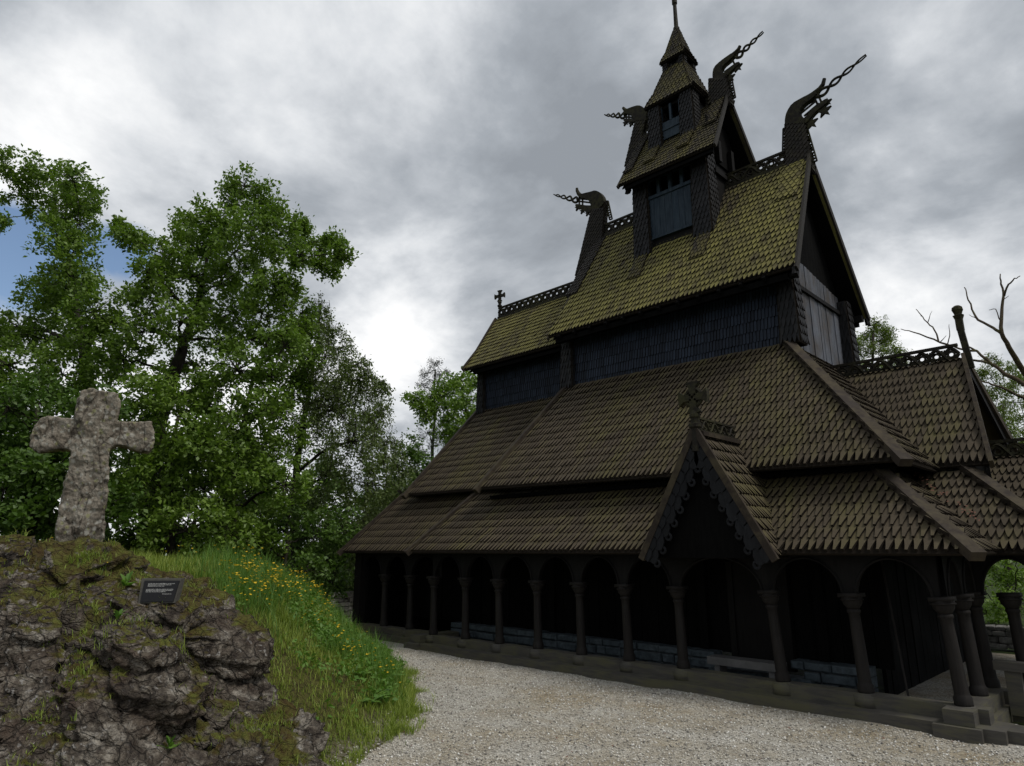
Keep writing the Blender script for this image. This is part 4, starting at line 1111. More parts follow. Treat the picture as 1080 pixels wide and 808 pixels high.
# pebbles loose on the gravel
def scatter_pebbles():
    n = 52000
    D = 6.6 + rng.random(n) ** 1.3 * 11; lat = -4 + rng.random(n) * 14
    x = RT[0] * lat + HD[0] * D; y = RT[1] * lat + HD[1] * D
    u_ = np.abs(lat) / D < .84
    ok = (y < 11.04) & u_ & (inside_dist(lat, D) < .05 + rng.random(n) * .3)
    x, y, lat, D = x[ok], y[ok], lat[ok], D[ok]; n = len(x)
    z = .045 * fbm(x * .5, y * .5, 4, 3) * 2 + .015 * fbm(x * 2.5, y * 2.5, 3, 8)
    z += np.exp(-((y - 10.95) / .35) ** 2) * (x > -15) * (x < -1.5) * (.01 + .10 * fbm(x * .9, y * .3, 3, 31))
    ins = inside_dist(lat, D); z = np.where(ins > -.1, np.maximum(z, mz(lat, D)), z)
    s = .008 + .013 * rng.random(n) ** 1.6
    base = np.array([(1, 0, 0), (0, 1, 0), (-1, 0, 0), (0, -1, 0), (0, 0, .75), (0, 0, -.6)], float)
    a = rng.random(n) * 6.283
    b = base[None] * s[:, None, None] * (.7 + .6 * rng.random((n, 6, 1)))
    c, sn = np.cos(a)[:, None], np.sin(a)[:, None]
    V = np.stack([b[..., 0] * c - b[..., 1] * sn, b[..., 0] * sn + b[..., 1] * c, b[..., 2]], -1)
    V += np.stack([x, y, z + s * .35], -1)[:, None]
    f = np.array([(0, 1, 4), (1, 2, 4), (2, 3, 4), (3, 0, 4), (1, 0, 5), (2, 1, 5), (3, 2, 5), (0, 3, 5)])
    F = (f[None] + (np.arange(n) * 6)[:, None, None]).reshape(-1, 3)
    o = np_mesh('loose_gravel', V.reshape(-1, 3), F, M['pebble']); o['kind'] = 'stuff'
    tag(o, 'loose pale pebbles lying over the gravel path')
scatter_pebbles()

# ================================================================== VEGETATION ON THE MOUND
def blades(name, lat, D, length, width, mat, bend=.5, label=None, zoff=0.0, zs=None):
    n = len(lat); length = length * (.75 + .7 * sstep(-.2, .25, fbm(lat * 2.2, D * 2.2, 3, 411))); z = (np.maximum(mz(lat, D), .0) if zs is None else zs) + zoff - .01
    x = RT[0] * lat + HD[0] * D; y = RT[1] * lat + HD[1] * D
    a = rng.random(n) * 6.283; b = bend * (.3 + rng.random(n))
    dx, dy = np.cos(a) * b, np.sin(a) * b
    sx, sy = -np.sin(a + rng.normal(0, .6, n)), np.cos(a)
    P = []
    for t, w in ((0, 1.0), (.5, .85), (1.0, .08)):
        h = length * (t - .22 * b * t * t); o = length * (t * t)
        cx, cy, cz = x + dx * o, y + dy * o, z + h
        P += [np.stack([cx - sx * width * w / 2, cy - sy * width * w / 2, cz], -1), np.stack([cx + sx * width * w / 2, cy + sy * width * w / 2, cz], -1)]
    V = np.stack(P, 1); f = np.array([(0, 1, 3, 2), (2, 3, 5, 4)])
    F = (f[None] + (np.arange(n) * 6)[:, None, None]).reshape(-1, 4)
    o = np_mesh(name, V.reshape(-1, 3), F, M[mat], None, True); o['kind'] = 'stuff'
    if label: o['label'] = label
    return o
def sample_mound(n, dens):
    lat = -11.5 + rng.random(n) * 10.3; D = 6.4 + rng.random(n) * 12.6
    _, d, rm_, k1_, k2_ = mound_z(lat, D)
    ok = rng.random(n) < dens(lat, D, d, rm_, k1_, k2_)
    return lat[ok], D[ok]
def d_turf(lat, D, d, rm_, k1_, k2_):
    clump = sstep(-.12, .18, fbm(lat * 1.6, D * 1.6, 4, 301))
    toe = sstep(-.02, .1, d)
    bare = sstep(-.02, .16, fbm(lat * .9 + 4, D * .9, 3, 305) + .02 + .25 * sstep(.5, .15, np.abs(d - .5)) * 0)
    return (rm_ < .5) * toe * (.30 + .70 * clump) * (.45 + .55 * bare) * np.where((D > 13) & (lat < -5.5), .35, 1.0) * np.where(lat < -4.6, .55, 1.0)
lat, D = sample_mound(480000, d_turf)
blades('grass', lat, D, .05 + .15 * rng.random(len(lat)) ** 1.6 + .05 * sstep(9.5, 12.5, D), .006 + .006 * rng.random(len(lat)), 'grass', .6, 'short grass on the sunny flank of the mound')
lat, D = sample_mound(520000, lambda lat, D, d, r, a, b: (d > -.32) * (d < .12) * sstep(.02, .22, fbm(lat * 2.6, D * 2.6, 3, 351)) * sstep(-.34, .05, d + .3 * fbm(lat * 6, D * 6, 2, 353)))
blades('edge_grass', lat, D, .05 + .13 * rng.random(len(lat)), .006 + .005 * rng.random(len(lat)), 'grass', .9, 'ragged grass creeping out over the gravel edge')
lat, D = sample_mound(110000, lambda lat, D, d, r, a, b: (r < .45) * sstep(.1, .5, d) * sstep(9.6, 11.4, D - .25 * lat - 1.0) * sstep(-.08, .12, fbm(lat * 1.1, D * 1.1, 3, 311)) * sstep(4.5, 2.2, d))
blades('tall_grass', lat, D, .22 + .30 * rng.random(len(lat)) ** 1.5, .007 + .005 * rng.random(len(lat)), 'herb', .45, 'tall green grass and stalks on the flank')
lat, D = sample_mound(240000, lambda lat, D, d, r, a, b: (r > .5) * sstep(.1, .3, d) * np.clip(.6 * np.exp(-a / .06) + .4 * sstep(.12, .26, fbm(lat * 1.3, D * 1.3, 4, 321)), 0, 1))
Vo, nzo, mo_ = OUT; lo, Do = Vo @ RT, Vo @ HD
pr_ = (nzo > .55) * (mo_ > .28) * (sstep(.10, .20, fbm(lo * 2.3, Do * 2.3, 4, 431)) * .16 + .006)
pk = rng.random(len(Vo)) < pr_
jl = np.repeat(lo[pk], 3) + rng.normal(0, .02, 3 * pk.sum()); jd = np.repeat(Do[pk], 3) + rng.normal(0, .02, 3 * pk.sum()); jz = np.repeat(Vo[pk, 2], 3)
jl, jd, jz = jl[:42000], jd[:42000], jz[:42000]
blades('tuft_grass', jl, jd, .03 + .10 * rng.random(len(jl)) ** 1.8, .005 + .005 * rng.random(len(jl)), 'grass', .8, 'grass tufts rooted on the mossy rock', 0.0, jz)
blades('rock_grass', lat, D, .04 + .11 * rng.random(len(lat)) ** 2, .005 + .005 * rng.random(len(lat)), 'grass', .8, 'grass growing in the cracks of the rock')

def leaf_quads(name, C, size, mat, parent=None, up=.35, aspect=.55, droop=None, seed=0, smooth=False):
    """C (n,3) centres -> one bent diamond leaf each"""
    r = np.random.default_rng(seed); n = len(C)
    nrm = r.normal(size=(n, 3)); nrm[:, 2] = np.abs(nrm[:, 2]) * .8 + up; nrm /= np.linalg.norm(nrm, axis=1)[:, None]
    d = r.normal(size=(n, 3))
    if droop is not None: d[:, 2] -= droop
    d -= nrm * (d * nrm).sum(1)[:, None]; d /= np.linalg.norm(d, axis=1)[:, None] + 1e-9
    s = np.cross(nrm, d); L = (size * (.6 + .8 * r.random(n)))[:, None]
    mid = C + d * L * .5 + nrm * L * .10
    V = np.stack([C, mid + s * L * aspect * .5, C + d * L, mid - s * L * aspect * .5], 1).reshape(-1, 3)
    F = np.arange(n * 4).reshape(-1, 4)
    return np_mesh(name, V, F, M[mat], parent, smooth)

# low leafy herbs massed on the flank
lat, D = sample_mound(26000, lambda lat, D, d, r, a, b: (r < .5) * sstep(.1, .4, d) * sstep(3.4, 2.0, d) * sstep(9.0, 10.6, D) * sstep(-.05, .14, fbm(lat * 1.4, D * 1.4, 3, 331)))
zz_ = mz(lat, D)
x = RT[0] * lat + HD[0] * D; y = RT[1] * lat + HD[1] * D
C = np.stack([x, y, zz_ + .03 + .22 * rng.random(len(lat)) ** 1.2], -1)
C = np.repeat(C, 3, 0) + rng.normal(size=(len(C) * 3, 3)) * (.05, .05, .04)
o = leaf_quads('herb_cover', C, .08, 'herb', None, .5, .5, None, 5); tag(o, 'low leafy herbs massed among the grass', kind='stuff')

# buttercups: three kinds of plant, each plant an object
def buttercup_mesh(seed):
    r = random.Random(seed); m = MB(); pt = []
    H_ = r.uniform(.34, .52)
    nfl = r.choice((1, 2, 3))
    stems = []
    for i in range(nfl):
        a = r.uniform(0, 6.28); sp = r.uniform(.02, .09) if nfl > 1 else .02; h = H_ * r.uniform(.8, 1.05)
        tip = np.array((math.cos(a) * sp, math.sin(a) * sp, h)); stems.append(tip)
        m.tube([(0, 0, 0), (tip[0] * .2, tip[1] * .2, h * .55), tip], [.0035, .003, .002], 4, False)
    ns = len(m.f)
    for tip in stems:
        tl = np.array((r.uniform(-.4, .4), r.uniform(-.4, .4), 1.0)); tl /= np.linalg.norm(tl)
        a0 = N(np.cross(tl, (1, .2, 0))); b0 = np.cross(tl, a0); s = r.uniform(.016, .022)
        for k in range(5):
            t0 = k * 1.2566; e = a0 * math.cos(t0) + b0 * math.sin(t0); f = -a0 * math.sin(t0) + b0 * math.cos(t0)
            m.add([tip, tip + e * s * .7 + f * s * .5 + tl * s * .35, tip + e * s * 1.15 + tl * s * .55, tip + e * s * .7 - f * s * .5 + tl * s * .35], [(0, 1, 2, 3)])
    me = bpy.data.meshes.new('buttercup'); me.from_pydata(m.v, [], m.f); me.materials.append(M['herb']); me.materials.append(M['petal'])
    me.polygons.foreach_set('material_index', [0] * ns + [1] * (len(m.f) - ns)); me.update(); return me
bm_ = [buttercup_mesh(i) for i in range(7)]
lat, D = sample_mound(90000, lambda lat, D, d, r, a, b: ((r < .5) * sstep(.1, .5, d) * sstep(3.6, 2.0, d) * sstep(9.6, 11.4, D - .18 * lat - .6) * sstep(16.5, 14.5, D)
      * (.2 + .8 * sstep(1.0, 1.9, d)) * (.05 + sstep(.0, .18, fbm(lat * 1.2, D * 1.2, 3, 311)))) * .26)
extra = np.array([(-5.05, 8.55), (-3.3, 8.6), (-3.9, 9.6), (-2.75, 8.8), (-6.6, 8.0), (-5.6, 11.6), (-5.4, 11.9), (-5.1, 12.1), (-6.0, 11.9), (-5.7, 12.3), (-8.0, 11.9), (-7.7, 12.0)])
nb = 285
lat = np.concatenate([extra[:, 0], lat[:nb]]); D = np.concatenate([extra[:, 1], D[:nb]])
zz_ = mz(lat, D)
for i in range(len(lat)):
    p = ground_pt(lat[i], D[i], zz_[i] - .02)
    o = bpy.data.objects.new('buttercup', bm_[i % 7]); COL.objects.link(o); o.location = p
    o.rotation_euler = (random.uniform(-.15, .15), random.uniform(-.15, .15), random.uniform(0, 6.28)); s = random.uniform(.8, 1.25) * (.45 if i < 5 else 1.0); o.scale = (s, s, s)
    tag(o, 'small yellow buttercup on a thin green stem on the mound', 'flower', 'yellow buttercups on the mound')

# ferns and leafy rosettes
def fern_mesh(seed, n=9, L=.5):
    r = random.Random(seed); V, F = [], []
    for i in range(n):
        a = 6.283 * i / n + r.uniform(-.3, .3); el = r.uniform(.8, 1.25); Lf = L * r.uniform(.7, 1.1)
        d = np.array((math.cos(a), math.sin(a), 0)); s = np.array((-math.sin(a), math.cos(a), 0))
        for j in range(1, 15):
            t = j / 15; p = d * Lf * t * math.cos(el * (1 - .6 * t)) * 1.0 + np.array((0, 0, Lf * (t * math.sin(el) - .55 * t * t)))
            w = Lf * .26 * math.sin(math.pi * min(1, t * .9 + .12)) * (1 - t * .4)
            for sg in (-1, 1):
                q = p + s * sg * w + d * w * .35 - np.array((0, 0, w * .25)); b = len(V); h = Lf / 30
                V += [p - d * h, (p + q) / 2 - d * h * 1.1, q, (p + q) / 2 + d * h * 1.1, p + d * h]; F.append((b, b + 1, b + 2, b + 3, b + 4))
    me = bpy.data.meshes.new('fern'); me.from_pydata([tuple(v) for v in V], [], F); me.materials.append(M['herb']); me.update(); return me
def rosette_mesh(seed, n=9, L=.2):
    r = random.Random(seed); V, F = [], []
    for i in range(n):
        a = 2.4 * i + r.uniform(-.3, .3); el = r.uniform(.5, 1.35); Lf = L * r.uniform(.6, 1.15); h0 = r.uniform(0, L * .5)
        d = np.array((math.cos(a), math.sin(a), 0)); s = np.array((-math.sin(a), math.cos(a), 0)); b = len(V); w = Lf * .16
        for t, k_ in ((0, .25), (.35, .9), (.7, .8), (1, .05)):
            p = d * Lf * t * math.cos(el) + np.array((0, 0, h0 + Lf * (t * math.sin(el) - .35 * t * t)))
            V += [p - s * w * k_, p + s * w * k_]
        for q in range(3): F.append((b + 2*q, b + 2*q + 1, b + 2*q + 3, b + 2*q + 2))
    me = bpy.data.meshes.new('leafy_plant'); me.from_pydata([tuple(v) for v in V], [], F); me.materials.append(M['herb']); me.update(); return me
def plant(name, me, lat, D, s, label, cat, group):
    o = bpy.data.objects.new(name, me); COL.objects.link(o); o.location = ground_pt(lat, D, float(mz(lat, D)[0]) - .02)
    o.rotation_euler = (0, 0, random.uniform(0, 6.28)); o.scale = (s, s, s); tag(o, label, cat, group); return o
fm = [fern_mesh(i) for i in range(3)]
for i, (a, b) in enumerate([(-2.35, 11.0), (-2.55, 11.6), (-2.15, 11.9), (-2.45, 12.6), (-2.9, 12.1), (-2.65, 13.3), (-2.3, 13.0), (-2.0, 10.4)]):
    plant('fern', fm[i % 3], a, b, random.uniform(.8, 1.15), 'bright green fern among the herbs at the foot of the mound', 'fern', 'ferns on the right flank of the mound')
rmsh = [rosette_mesh(i) for i in range(4)]
for i, (a, b, s) in enumerate([hit(x_, y_) + (q_,) for x_, y_, q_ in ((133, 622, 1.1), (124, 652, .8), (129, 672, .6), (119, 702, .7), (243, 655, .7), (34, 785, .9), (112, 800, .7), (178, 795, .9), (330, 772, .9), (252, 702, .7))] + [(-8.1, 11.4, 1.6), (-7.9, 11.7, 1.5)]):
    plant('leafy_plant', rmsh[i % 4], a, b, s, 'small leafy green plant growing from the rock of the mound', 'plant', 'leafy plants in the rock')

# ================================================================== STONE CROSS AND PLAQUE
def stone_cross():
    D0 = 11.0
    out = [(295,150),(312,122),(345,113),(400,122),(438,130),(455,160),(446,205),(440,238),(500,237),(572,236),(582,272),(580,335),(560,352),(520,345),(480,330),(440,322),(414,340),(412,420),(405,500),(396,590),(385,735),(300,740),(204,735),(220,600),(235,520),(252,440),(268,380),(268,345),(225,337),(150,352),(113,330),(118,290),(135,250),(155,226),(190,216),(240,222),(284,226),(290,190)]
    pts = [far(zx / 3.59, 380 + zy / 3.59, D0) for zx, zy in out]
    vd = far(95, 500, D0); dep = N((vd[0], vd[1], 0)) * .27; zf = pts[0]
    bm = bmesh.new(); vs = [bm.verts.new(p - dep / 2) for p in pts]; f = bm.faces.new(vs)
    r = bmesh.ops.extrude_face_region(bm, geom=[f]); bmesh.ops.translate(bm, vec=dep, verts=[v for v in r['geom'] if isinstance(v, bmesh.types.BMVert)])
    bmesh.ops.triangulate(bm, faces=bm.faces[:]); bmesh.ops.recalc_face_normals(bm, faces=bm.faces[:])
    me = bpy.data.meshes.new('stone_cross'); bm.to_mesh(me); bm.free(); me.materials.append(M['cross'])
    o = bpy.data.objects.new('stone_cross', me); COL.objects.link(o)
    md_ = o.modifiers.new('weathered', 'REMESH'); md_.mode = 'VOXEL'; md_.voxel_size = .018; md_.use_smooth_shade = True
    sm = o.modifiers.new('worn', 'SMOOTH'); sm.factor = .5; sm.iterations = 1
    for nm, sc, st in (('lumps', .40, .09), ('pits', .13, .055), ('grain', .045, .03)):
        tx = bpy.data.textures.new(nm, 'CLOUDS'); tx.noise_scale = sc; tx.noise_depth = 3
        d = o.modifiers.new(nm, 'DISPLACE'); d.texture = tx; d.strength = st; d.mid_level = .5; d.texture_coords = 'GLOBAL'
    tag(o, 'weathered grey stone cross with lichen standing on the rocky mound', 'cross')
stone_cross()

def plaque():
    D0 = hit(166, 634)[1] - .03
    a, b, c, d = (far(*q, D0) for q in ((145.5, 636.5), (184.5, 636), (187, 610.5), (145, 610.5)))
    up = N((d - a)); back = N(HD * 1.0 + UPV * -.25)
    a, b = a, b; c = c + HD * .10; d = d + HD * .10
    root = empty('plaque', tuple((a + b) / 2), 'small black inscribed plaque set on the rock below the cross', 'plaque')
    m = MB(); e = HD * .10; m.add([a, b, c, d, a + e, b + e, c + e, d + e], [(0, 1, 2, 3), (7, 6, 5, 4), (0, 4, 5, 1), (1, 5, 6, 2), (2, 6, 7, 3), (3, 7, 4, 0)])
    s = m.build('stone_block', M['plaque_edge'], root)
    n = N(np.cross(b - a, d - a)) * .012
    if n @ HD > 0: n = -n
    def at(u, v): return (a * (1-u) + b * u) * (1-v) + (d * (1-u) + c * u) * v
    m = MB(); q = [at(.07, .05), at(.95, .05), at(.985, .90), at(.09, .90)]; m.add(q + [x + n for x in q], [(4, 5, 6, 7), (0, 1, 5, 4), (1, 2, 6, 5), (2, 3, 7, 6), (3, 0, 4, 7)])
    fc = m.build('face', M['plaque'], s)
    m = MB(); r = random.Random(3)
    for v, u0, u1 in ((.76, .2, .88), (.71, .2, .80), (.66, .2, .62), (.53, .17, .88), (.48, .17, .86), (.43, .17, .70), (.34, .62, .86)):
        u = u0
        while u < u1:
            w = r.uniform(.03, .085); k_ = u
            while k_ < min(u + w, u1):
                lw = r.uniform(.006, .010); hh = r.choice((.020, .020, .030))
                m.add([at(k_, v) + n * 1.2, at(k_ + lw, v) + n * 1.2, at(k_ + lw, v + hh) + n * 1.2, at(k_, v + hh) + n * 1.2], [(0, 1, 2, 3)]); k_ += lw + .0035
            u += w + .013
    m.build('inscription', M['letter'], s)
plaque()

# ================================================================== LOW WALLS
def stone_wall(name, p0, p1, zb, h, th, label, seed):
    root = empty(name, ((p0[0] + p1[0]) / 2, (p0[1] + p1[1]) / 2, zb), label, 'stone wall')
    r = random.Random(seed); m = MB(); p0, p1 = np.array((*p0, zb), float), np.array((*p1, zb), float); d = N(p1 - p0); s = np.array((-d[1], d[0], 0)); L = np.linalg.norm(p1 - p0)
    z = 0
    while z < h:
        hh = r.uniform(.10, .2); x = 0
        while x < L:
            w = r.uniform(.18, .5); o = p0 + d * x + s * r.uniform(-.04, .04); c = .025
            V = []
            for zz0, k_ in ((z, 0), (z + c, c), (z + hh - c, c), (z + hh - .006, 0)):
                k2 = .02 if k_ == 0 else 0
                for ax_, sx_ in ((k2, -th / 2 + k2), (w - .012 - k2, -th / 2 + k2), (w - .012 - k2, th / 2 - k2), (k2, th / 2 - k2)):
                    V.append(o + d * ax_ + s * sx_ + UPV * (zz0 + r.uniform(-.012, .012)))
            F = [(3, 2, 1, 0), (12, 13, 14, 15)]
            for q in range(3):
                for k_ in range(4): F.append((q*4 + k_, q*4 + (k_+1) % 4, q*4 + 4 + (k_+1) % 4, q*4 + 4 + k_))
            m.add(V, F); x += w
        z += hh
    m.build('masonry', M['drystone'], root)
stone_wall('stone_wall', tuple(far(318, 632, 24)[:2]), tuple(far(378, 632, 26)[:2]), .1, .75, .4, 'low grey stone wall behind the flowers left of the church', 2)
stone_wall('stone_wall', (-8.0, 21.4), (3.5, 22.6), 0, .5, .5, 'low pale stone wall seen past the porch at the right', 3)

# ================================================================== TREES
def bez(p, c, q, n=7):
    p, c, q = map(np.array, (p, c, q)); return [p * (1-t)**2 + c * 2*t*(1-t) + q * t*t for t in np.linspace(0, 1, n)]
def tree(name, label, cat, trunk, r0, clumps, leaf, mat, per, seed, group=None, bark='bark', sub=22, spread=1.22, droop=None, flatten=.85, aspect=.6, twigs=5, r1=.05):
    """trunk: points; clumps: (centre, radius). Limbs run from the trunk to every clump, twigs spray out of it, leaves sit in bunches along them"""
    r = np.random.default_rng(seed)
    root = empty(name, tuple(trunk[0]), label, cat, group)
    trunk = [np.array(p, float) for p in trunk]
    # densify with a little wander
    tp = []
    for a, b in zip(trunk, trunk[1:]):
        for t in np.linspace(0, 1, 5)[:-1]: tp.append(a * (1-t) + b * t + r.normal(size=3) * .04)
    tp.append(trunk[-1])
    rad = r1 + (r0 - r1) * (1 - np.linspace(0, 1, len(tp))) ** 1.5; rad[0] *= 1.25
    m = MB(); m.tube(tp, rad, 10)
    P = []
    order = sorted(clumps, key=lambda c: np.linalg.norm(np.array(c[0]) - tp[-1]))
    nodes = [(p, w) for p, w in zip(tp, rad)][len(tp) // 4:]
    for c, R_ in order:
        c = np.array(c, float)
        # start from a node that lies lower than the clump where possible
        best = min(nodes, key=lambda nd: np.linalg.norm(nd[0] - c) + 1.4 * max(0, nd[0][2] - c[2] + .25 * np.linalg.norm(nd[0][:2] - c[:2])))
        s, w = best; w = max(.018, min(w * .62, .03 + .022 * np.linalg.norm(c - s)))
        mid = (s + c) / 2 + np.array((0, 0, .14 * np.linalg.norm(c - s))) + r.normal(size=3) * .1 * np.linalg.norm(c - s) * .6
        pts = bez(s, mid, c, 8); pts = [pts[0]] + [p + r.normal(size=3) * .03 for p in pts[1:-1]] + [pts[-1]]
        rr = np.linspace(w, max(.012, w * .35), 8); m.tube(pts, rr, 6)
        for q in (3, 5, 7): nodes.append((pts[q], rr[q]))
        for k_ in range(sub):
            dirv = r.normal(size=3); dirv[2] *= flatten; dirv = N(dirv)
            e = c + dirv * R_ * spread * (.45 + .55 * r.random())
            m.tube([c, (c + e) / 2 + r.normal(size=3) * .06, e], [max(.010, w * .3), .010, .005], 4, False)
            rs = R_ * (.14 + .22 * r.random())
            n = int(per * (rs ** 2) * 6.0) + 14
            # bunches: a few leaves round each twig tip, twig tips on a shell
            nbun = max(4, n // 7); v = r.normal(size=(nbun, 3)); v /= np.linalg.norm(v, axis=1)[:, None]; v *= (r.random((nbun, 1)) ** .45) * rs; v[:, 2] *= flatten
            if droop: v[:, 2] -= np.abs(r.normal(size=nbun)) * droop * R_ * .5
            B = e + v
            P.append(np.repeat(B, 7, 0) + r.normal(size=(nbun * 7, 3)) * leaf * .75)
            if twigs:
                for b in B[:twigs]: m.tube([e, b], [.007, .003], 3, False)
    m.build('trunk', M[bark], root, True)
    C = np.concatenate(P)
    leaf_quads('crown', C, leaf, mat, root, .35, aspect, droop, seed + 1)
    return root
def cl(px, py, rp_, D, dz=0.0):
    return (far(px, py, D + dz), rp_ * D / FPX)
def spec(D, items, jitter, seed):
    r = random.Random(seed); return [cl(x, y, q, D, r.uniform(-jitter, jitter)) for x, y, q in items]
def trunk_px(D, pts): return [far(x, y, D + (q[0] if q else 0)) for x, y, *q in pts]

# far left oak, leaning, its crown broken by sky
D = 25
tree('oak_tree', 'tall leaning oak with open crown at the left edge', 'tree', trunk_px(D, [(100, 575), (96, 440), (88, 370), (76, 300), (66, 235)]), .42,
     spec(D, [(6, 175, 20), (22, 200, 20), (-4, 232, 14), (82, 236, 20), (66, 305, 22), (52, 186, 26), (78, 192, 22), (70, 218, 26), (92, 210, 16), (50, 228, 20), (62, 252, 24), (82, 268, 20), (70, 290, 22), (92, 300, 20), (56, 318, 22), (100, 330, 24), (76, 340, 26), (40, 312, 20), (22, 345, 26), (50, 360, 28), (96, 368, 28), (10, 385, 28), (118, 385, 22), (66, 395, 30), (30, 410, 28), (-25, 360, 34)], 2.2, 11), .15, 'oak', 150, 21)
# central oak
D = 23
tree('oak_tree', 'broad dark green oak behind the stone cross reaching right', 'tree', trunk_px(D, [(158, 600), (160, 470), (182, 400), (200, 350), (212, 300), (225, 255)]), .45,
     spec(D, [(258, 196, 20), (246, 212, 20), (272, 212, 22), (290, 236, 22), (266, 240, 24), (236, 236, 22), (214, 232, 22), (198, 240, 16), (300, 262, 18), (318, 240, 9), (192, 256, 22), (220, 262, 24), (246, 268, 26), (276, 268, 22), (172, 268, 18), (150, 256, 12), (134, 250, 11), (126, 240, 8), (158, 288, 18), (176, 296, 22), (204, 292, 24), (232, 300, 24), (262, 300, 22), (288, 300, 14), (318, 268, 14), (336, 262, 14), (352, 256, 14), (360, 268, 11), (352, 284, 14), (338, 278, 10), (304, 300, 12), (300, 322, 16), (276, 330, 20), (246, 330, 24), (214, 328, 22), (160, 318, 22), (140, 312, 12), (190, 340, 22), (150, 350, 24), (230, 360, 24), (266, 358, 24), (296, 350, 20), (120, 340, 22), (318, 352, 16), (130, 378, 26), (250, 390, 28), (300, 385, 24), (205, 385, 22)], 2.4, 12), .14, 'oak', 150, 22)
# maple-like understorey, each a tree of its own
D = 19
tree('maple_tree', 'dark leafy tree at left behind the cross', 'tree', trunk_px(D, [(30, 590), (32, 500), (40, 430)]), .16,
     spec(D, [(8, 430, 34), (44, 425, 30), (20, 470, 38), (62, 462, 34), (4, 515, 36), (44, 515, 36), (84, 500, 30), (30, 555, 34), (70, 548, 30), (100, 450, 28), (-20, 470, 36), (110, 530, 26), (-15, 550, 30)], 2, 13), .15, 'dark_leaf', 230, 23)
D = 20.5
tree('maple_tree', 'dark leafy tree right of the cross with layered branches', 'tree', trunk_px(D, [(182, 600), (180, 520), (188, 440)]), .15,
     spec(D, [(150, 420, 30), (190, 415, 30), (230, 420, 28), (140, 465, 32), (180, 470, 34), (222, 465, 32), (258, 450, 26), (130, 520, 34), (172, 520, 34), (214, 515, 34), (252, 505, 28), (150, 562, 30), (196, 560, 30), (236, 555, 28), (276, 480, 24)], 2, 14), .14, 'oak', 240, 24)
D = 22
tree('maple_tree', 'bright green slender tree between the oak and the birch', 'tree', trunk_px(D, [(245, 610), (246, 520), (262, 420), (285, 350)]), .15,
     spec(D, [(318, 330, 18), (300, 365, 20), (322, 372, 18), (286, 400, 22), (312, 402, 20), (276, 432, 24), (302, 436, 22), (268, 470, 24), (300, 470, 24), (262, 520, 28), (300, 512, 24), (280, 556, 28), (246, 545, 24)], 2, 15), .13, 'oak_b', 200, 25)
# birch: fine drooping foliage
D = 26
tree('birch_tree', 'grey green birch with fine drooping twigs in the middle of the wood', 'tree', trunk_px(D, [(312, 630), (310, 520), (322, 430), (335, 360), (338, 320)]), .2,
     spec(D, [(338, 322, 12), (318, 350, 14), (372, 402, 20), (384, 440, 22), (346, 420, 24), (330, 345, 18), (350, 348, 16), (362, 366, 16), (344, 376, 22), (376, 384, 16), (390, 398, 14), (402, 408, 9), (364, 400, 24), (330, 405, 24), (388, 422, 20), (404, 432, 12), (356, 432, 28), (396, 452, 20), (412, 466, 14), (330, 450, 26), (370, 466, 28), (404, 488, 22), (424, 492, 14), (346, 500, 28), (386, 510, 28), (330, 540, 28), (366, 546, 28), (404, 540, 24), (424, 520, 16), (386, 575, 26), (345, 585, 24)], 2.2, 16), .11, 'birch', 230, 26, None, 'bark', 20, 1.15, 1.1, .8, .5)
# behind the choir
D = 31
tree('oak_tree', 'small oak showing behind the far end of the church', 'tree', trunk_px(D, [(500, 640), (500, 520), (496, 450), (488, 420)]), .2,
     spec(D, [(438, 424, 11), (454, 418, 13), (470, 410, 13), (486, 404, 12), (500, 400, 10), (452, 438, 11), (472, 432, 13), (494, 424, 15), (486, 446, 13), (470, 456, 10), (500, 446, 16), (484, 468, 12), (505, 470, 18), (500, 500, 20), (480, 492, 10)], 1.6, 17), .15, 'oak_b', 130, 27)
D = 40
tree('pine_tree', 'grey green pine top behind the small oak', 'tree', trunk_px(D, [(452, 640), (456, 500), (459, 390)]), .22,
     spec(D, [(458, 384, 7), (450, 394, 9), (467, 394, 9), (460, 402, 9), (446, 406, 8), (470, 408, 7), (456, 416, 8), (462, 428, 10), (448, 436, 9), (466, 446, 10), (452, 456, 12), (462, 470, 12), (444, 478, 12), (470, 486, 12), (455, 500, 14), (440, 510, 12)], 1.5, 18), .13, 'pine', 190, 28, None, 'bark', 13, 1.0, None, .5, .2)
D = 29
tree('hazel_tree', 'dark bushy tree filling the gap beside the church', 'tree', trunk_px(D, [(420, 640), (421, 570), (425, 500)]), .13,
     spec(D, [(432, 478, 16), (424, 500, 18), (444, 496, 14), (420, 530, 22), (402, 556, 24), (372, 585, 26), (355, 605, 20), (420, 560, 20), (395, 600, 26), (340, 612, 22), (425, 600, 22), (380, 615, 24)], 1.5, 19), .13, 'dark_leaf', 220, 29)
D = 21.5
tree('hazel_tree', 'dark bushy tree low behind the yellow flowers', 'tree', trunk_px(D, [(300, 635), (300, 590), (305, 540)]), .1,
     spec(D, [(262, 570, 26), (300, 560, 26), (334, 565, 22), (285, 598, 24), (322, 600, 24), (350, 612, 18), (242, 590, 20), (345, 590, 20), (362, 560, 20)], 1.2, 20), .12, 'dark_leaf', 220, 30)
D = 22
tree('hazel_tree', 'dark bushy tree low behind the stone cross', 'tree', trunk_px(D, [(172, 640), (170, 600), (168, 560)]), .09,
     spec(D, [(150, 590, 22), (178, 582, 24), (206, 590, 22), (128, 580, 20), (165, 560, 20), (196, 565, 20), (230, 585, 20), (100, 585, 20)], 1.2, 27), .12, 'dark_leaf', 230, 33)
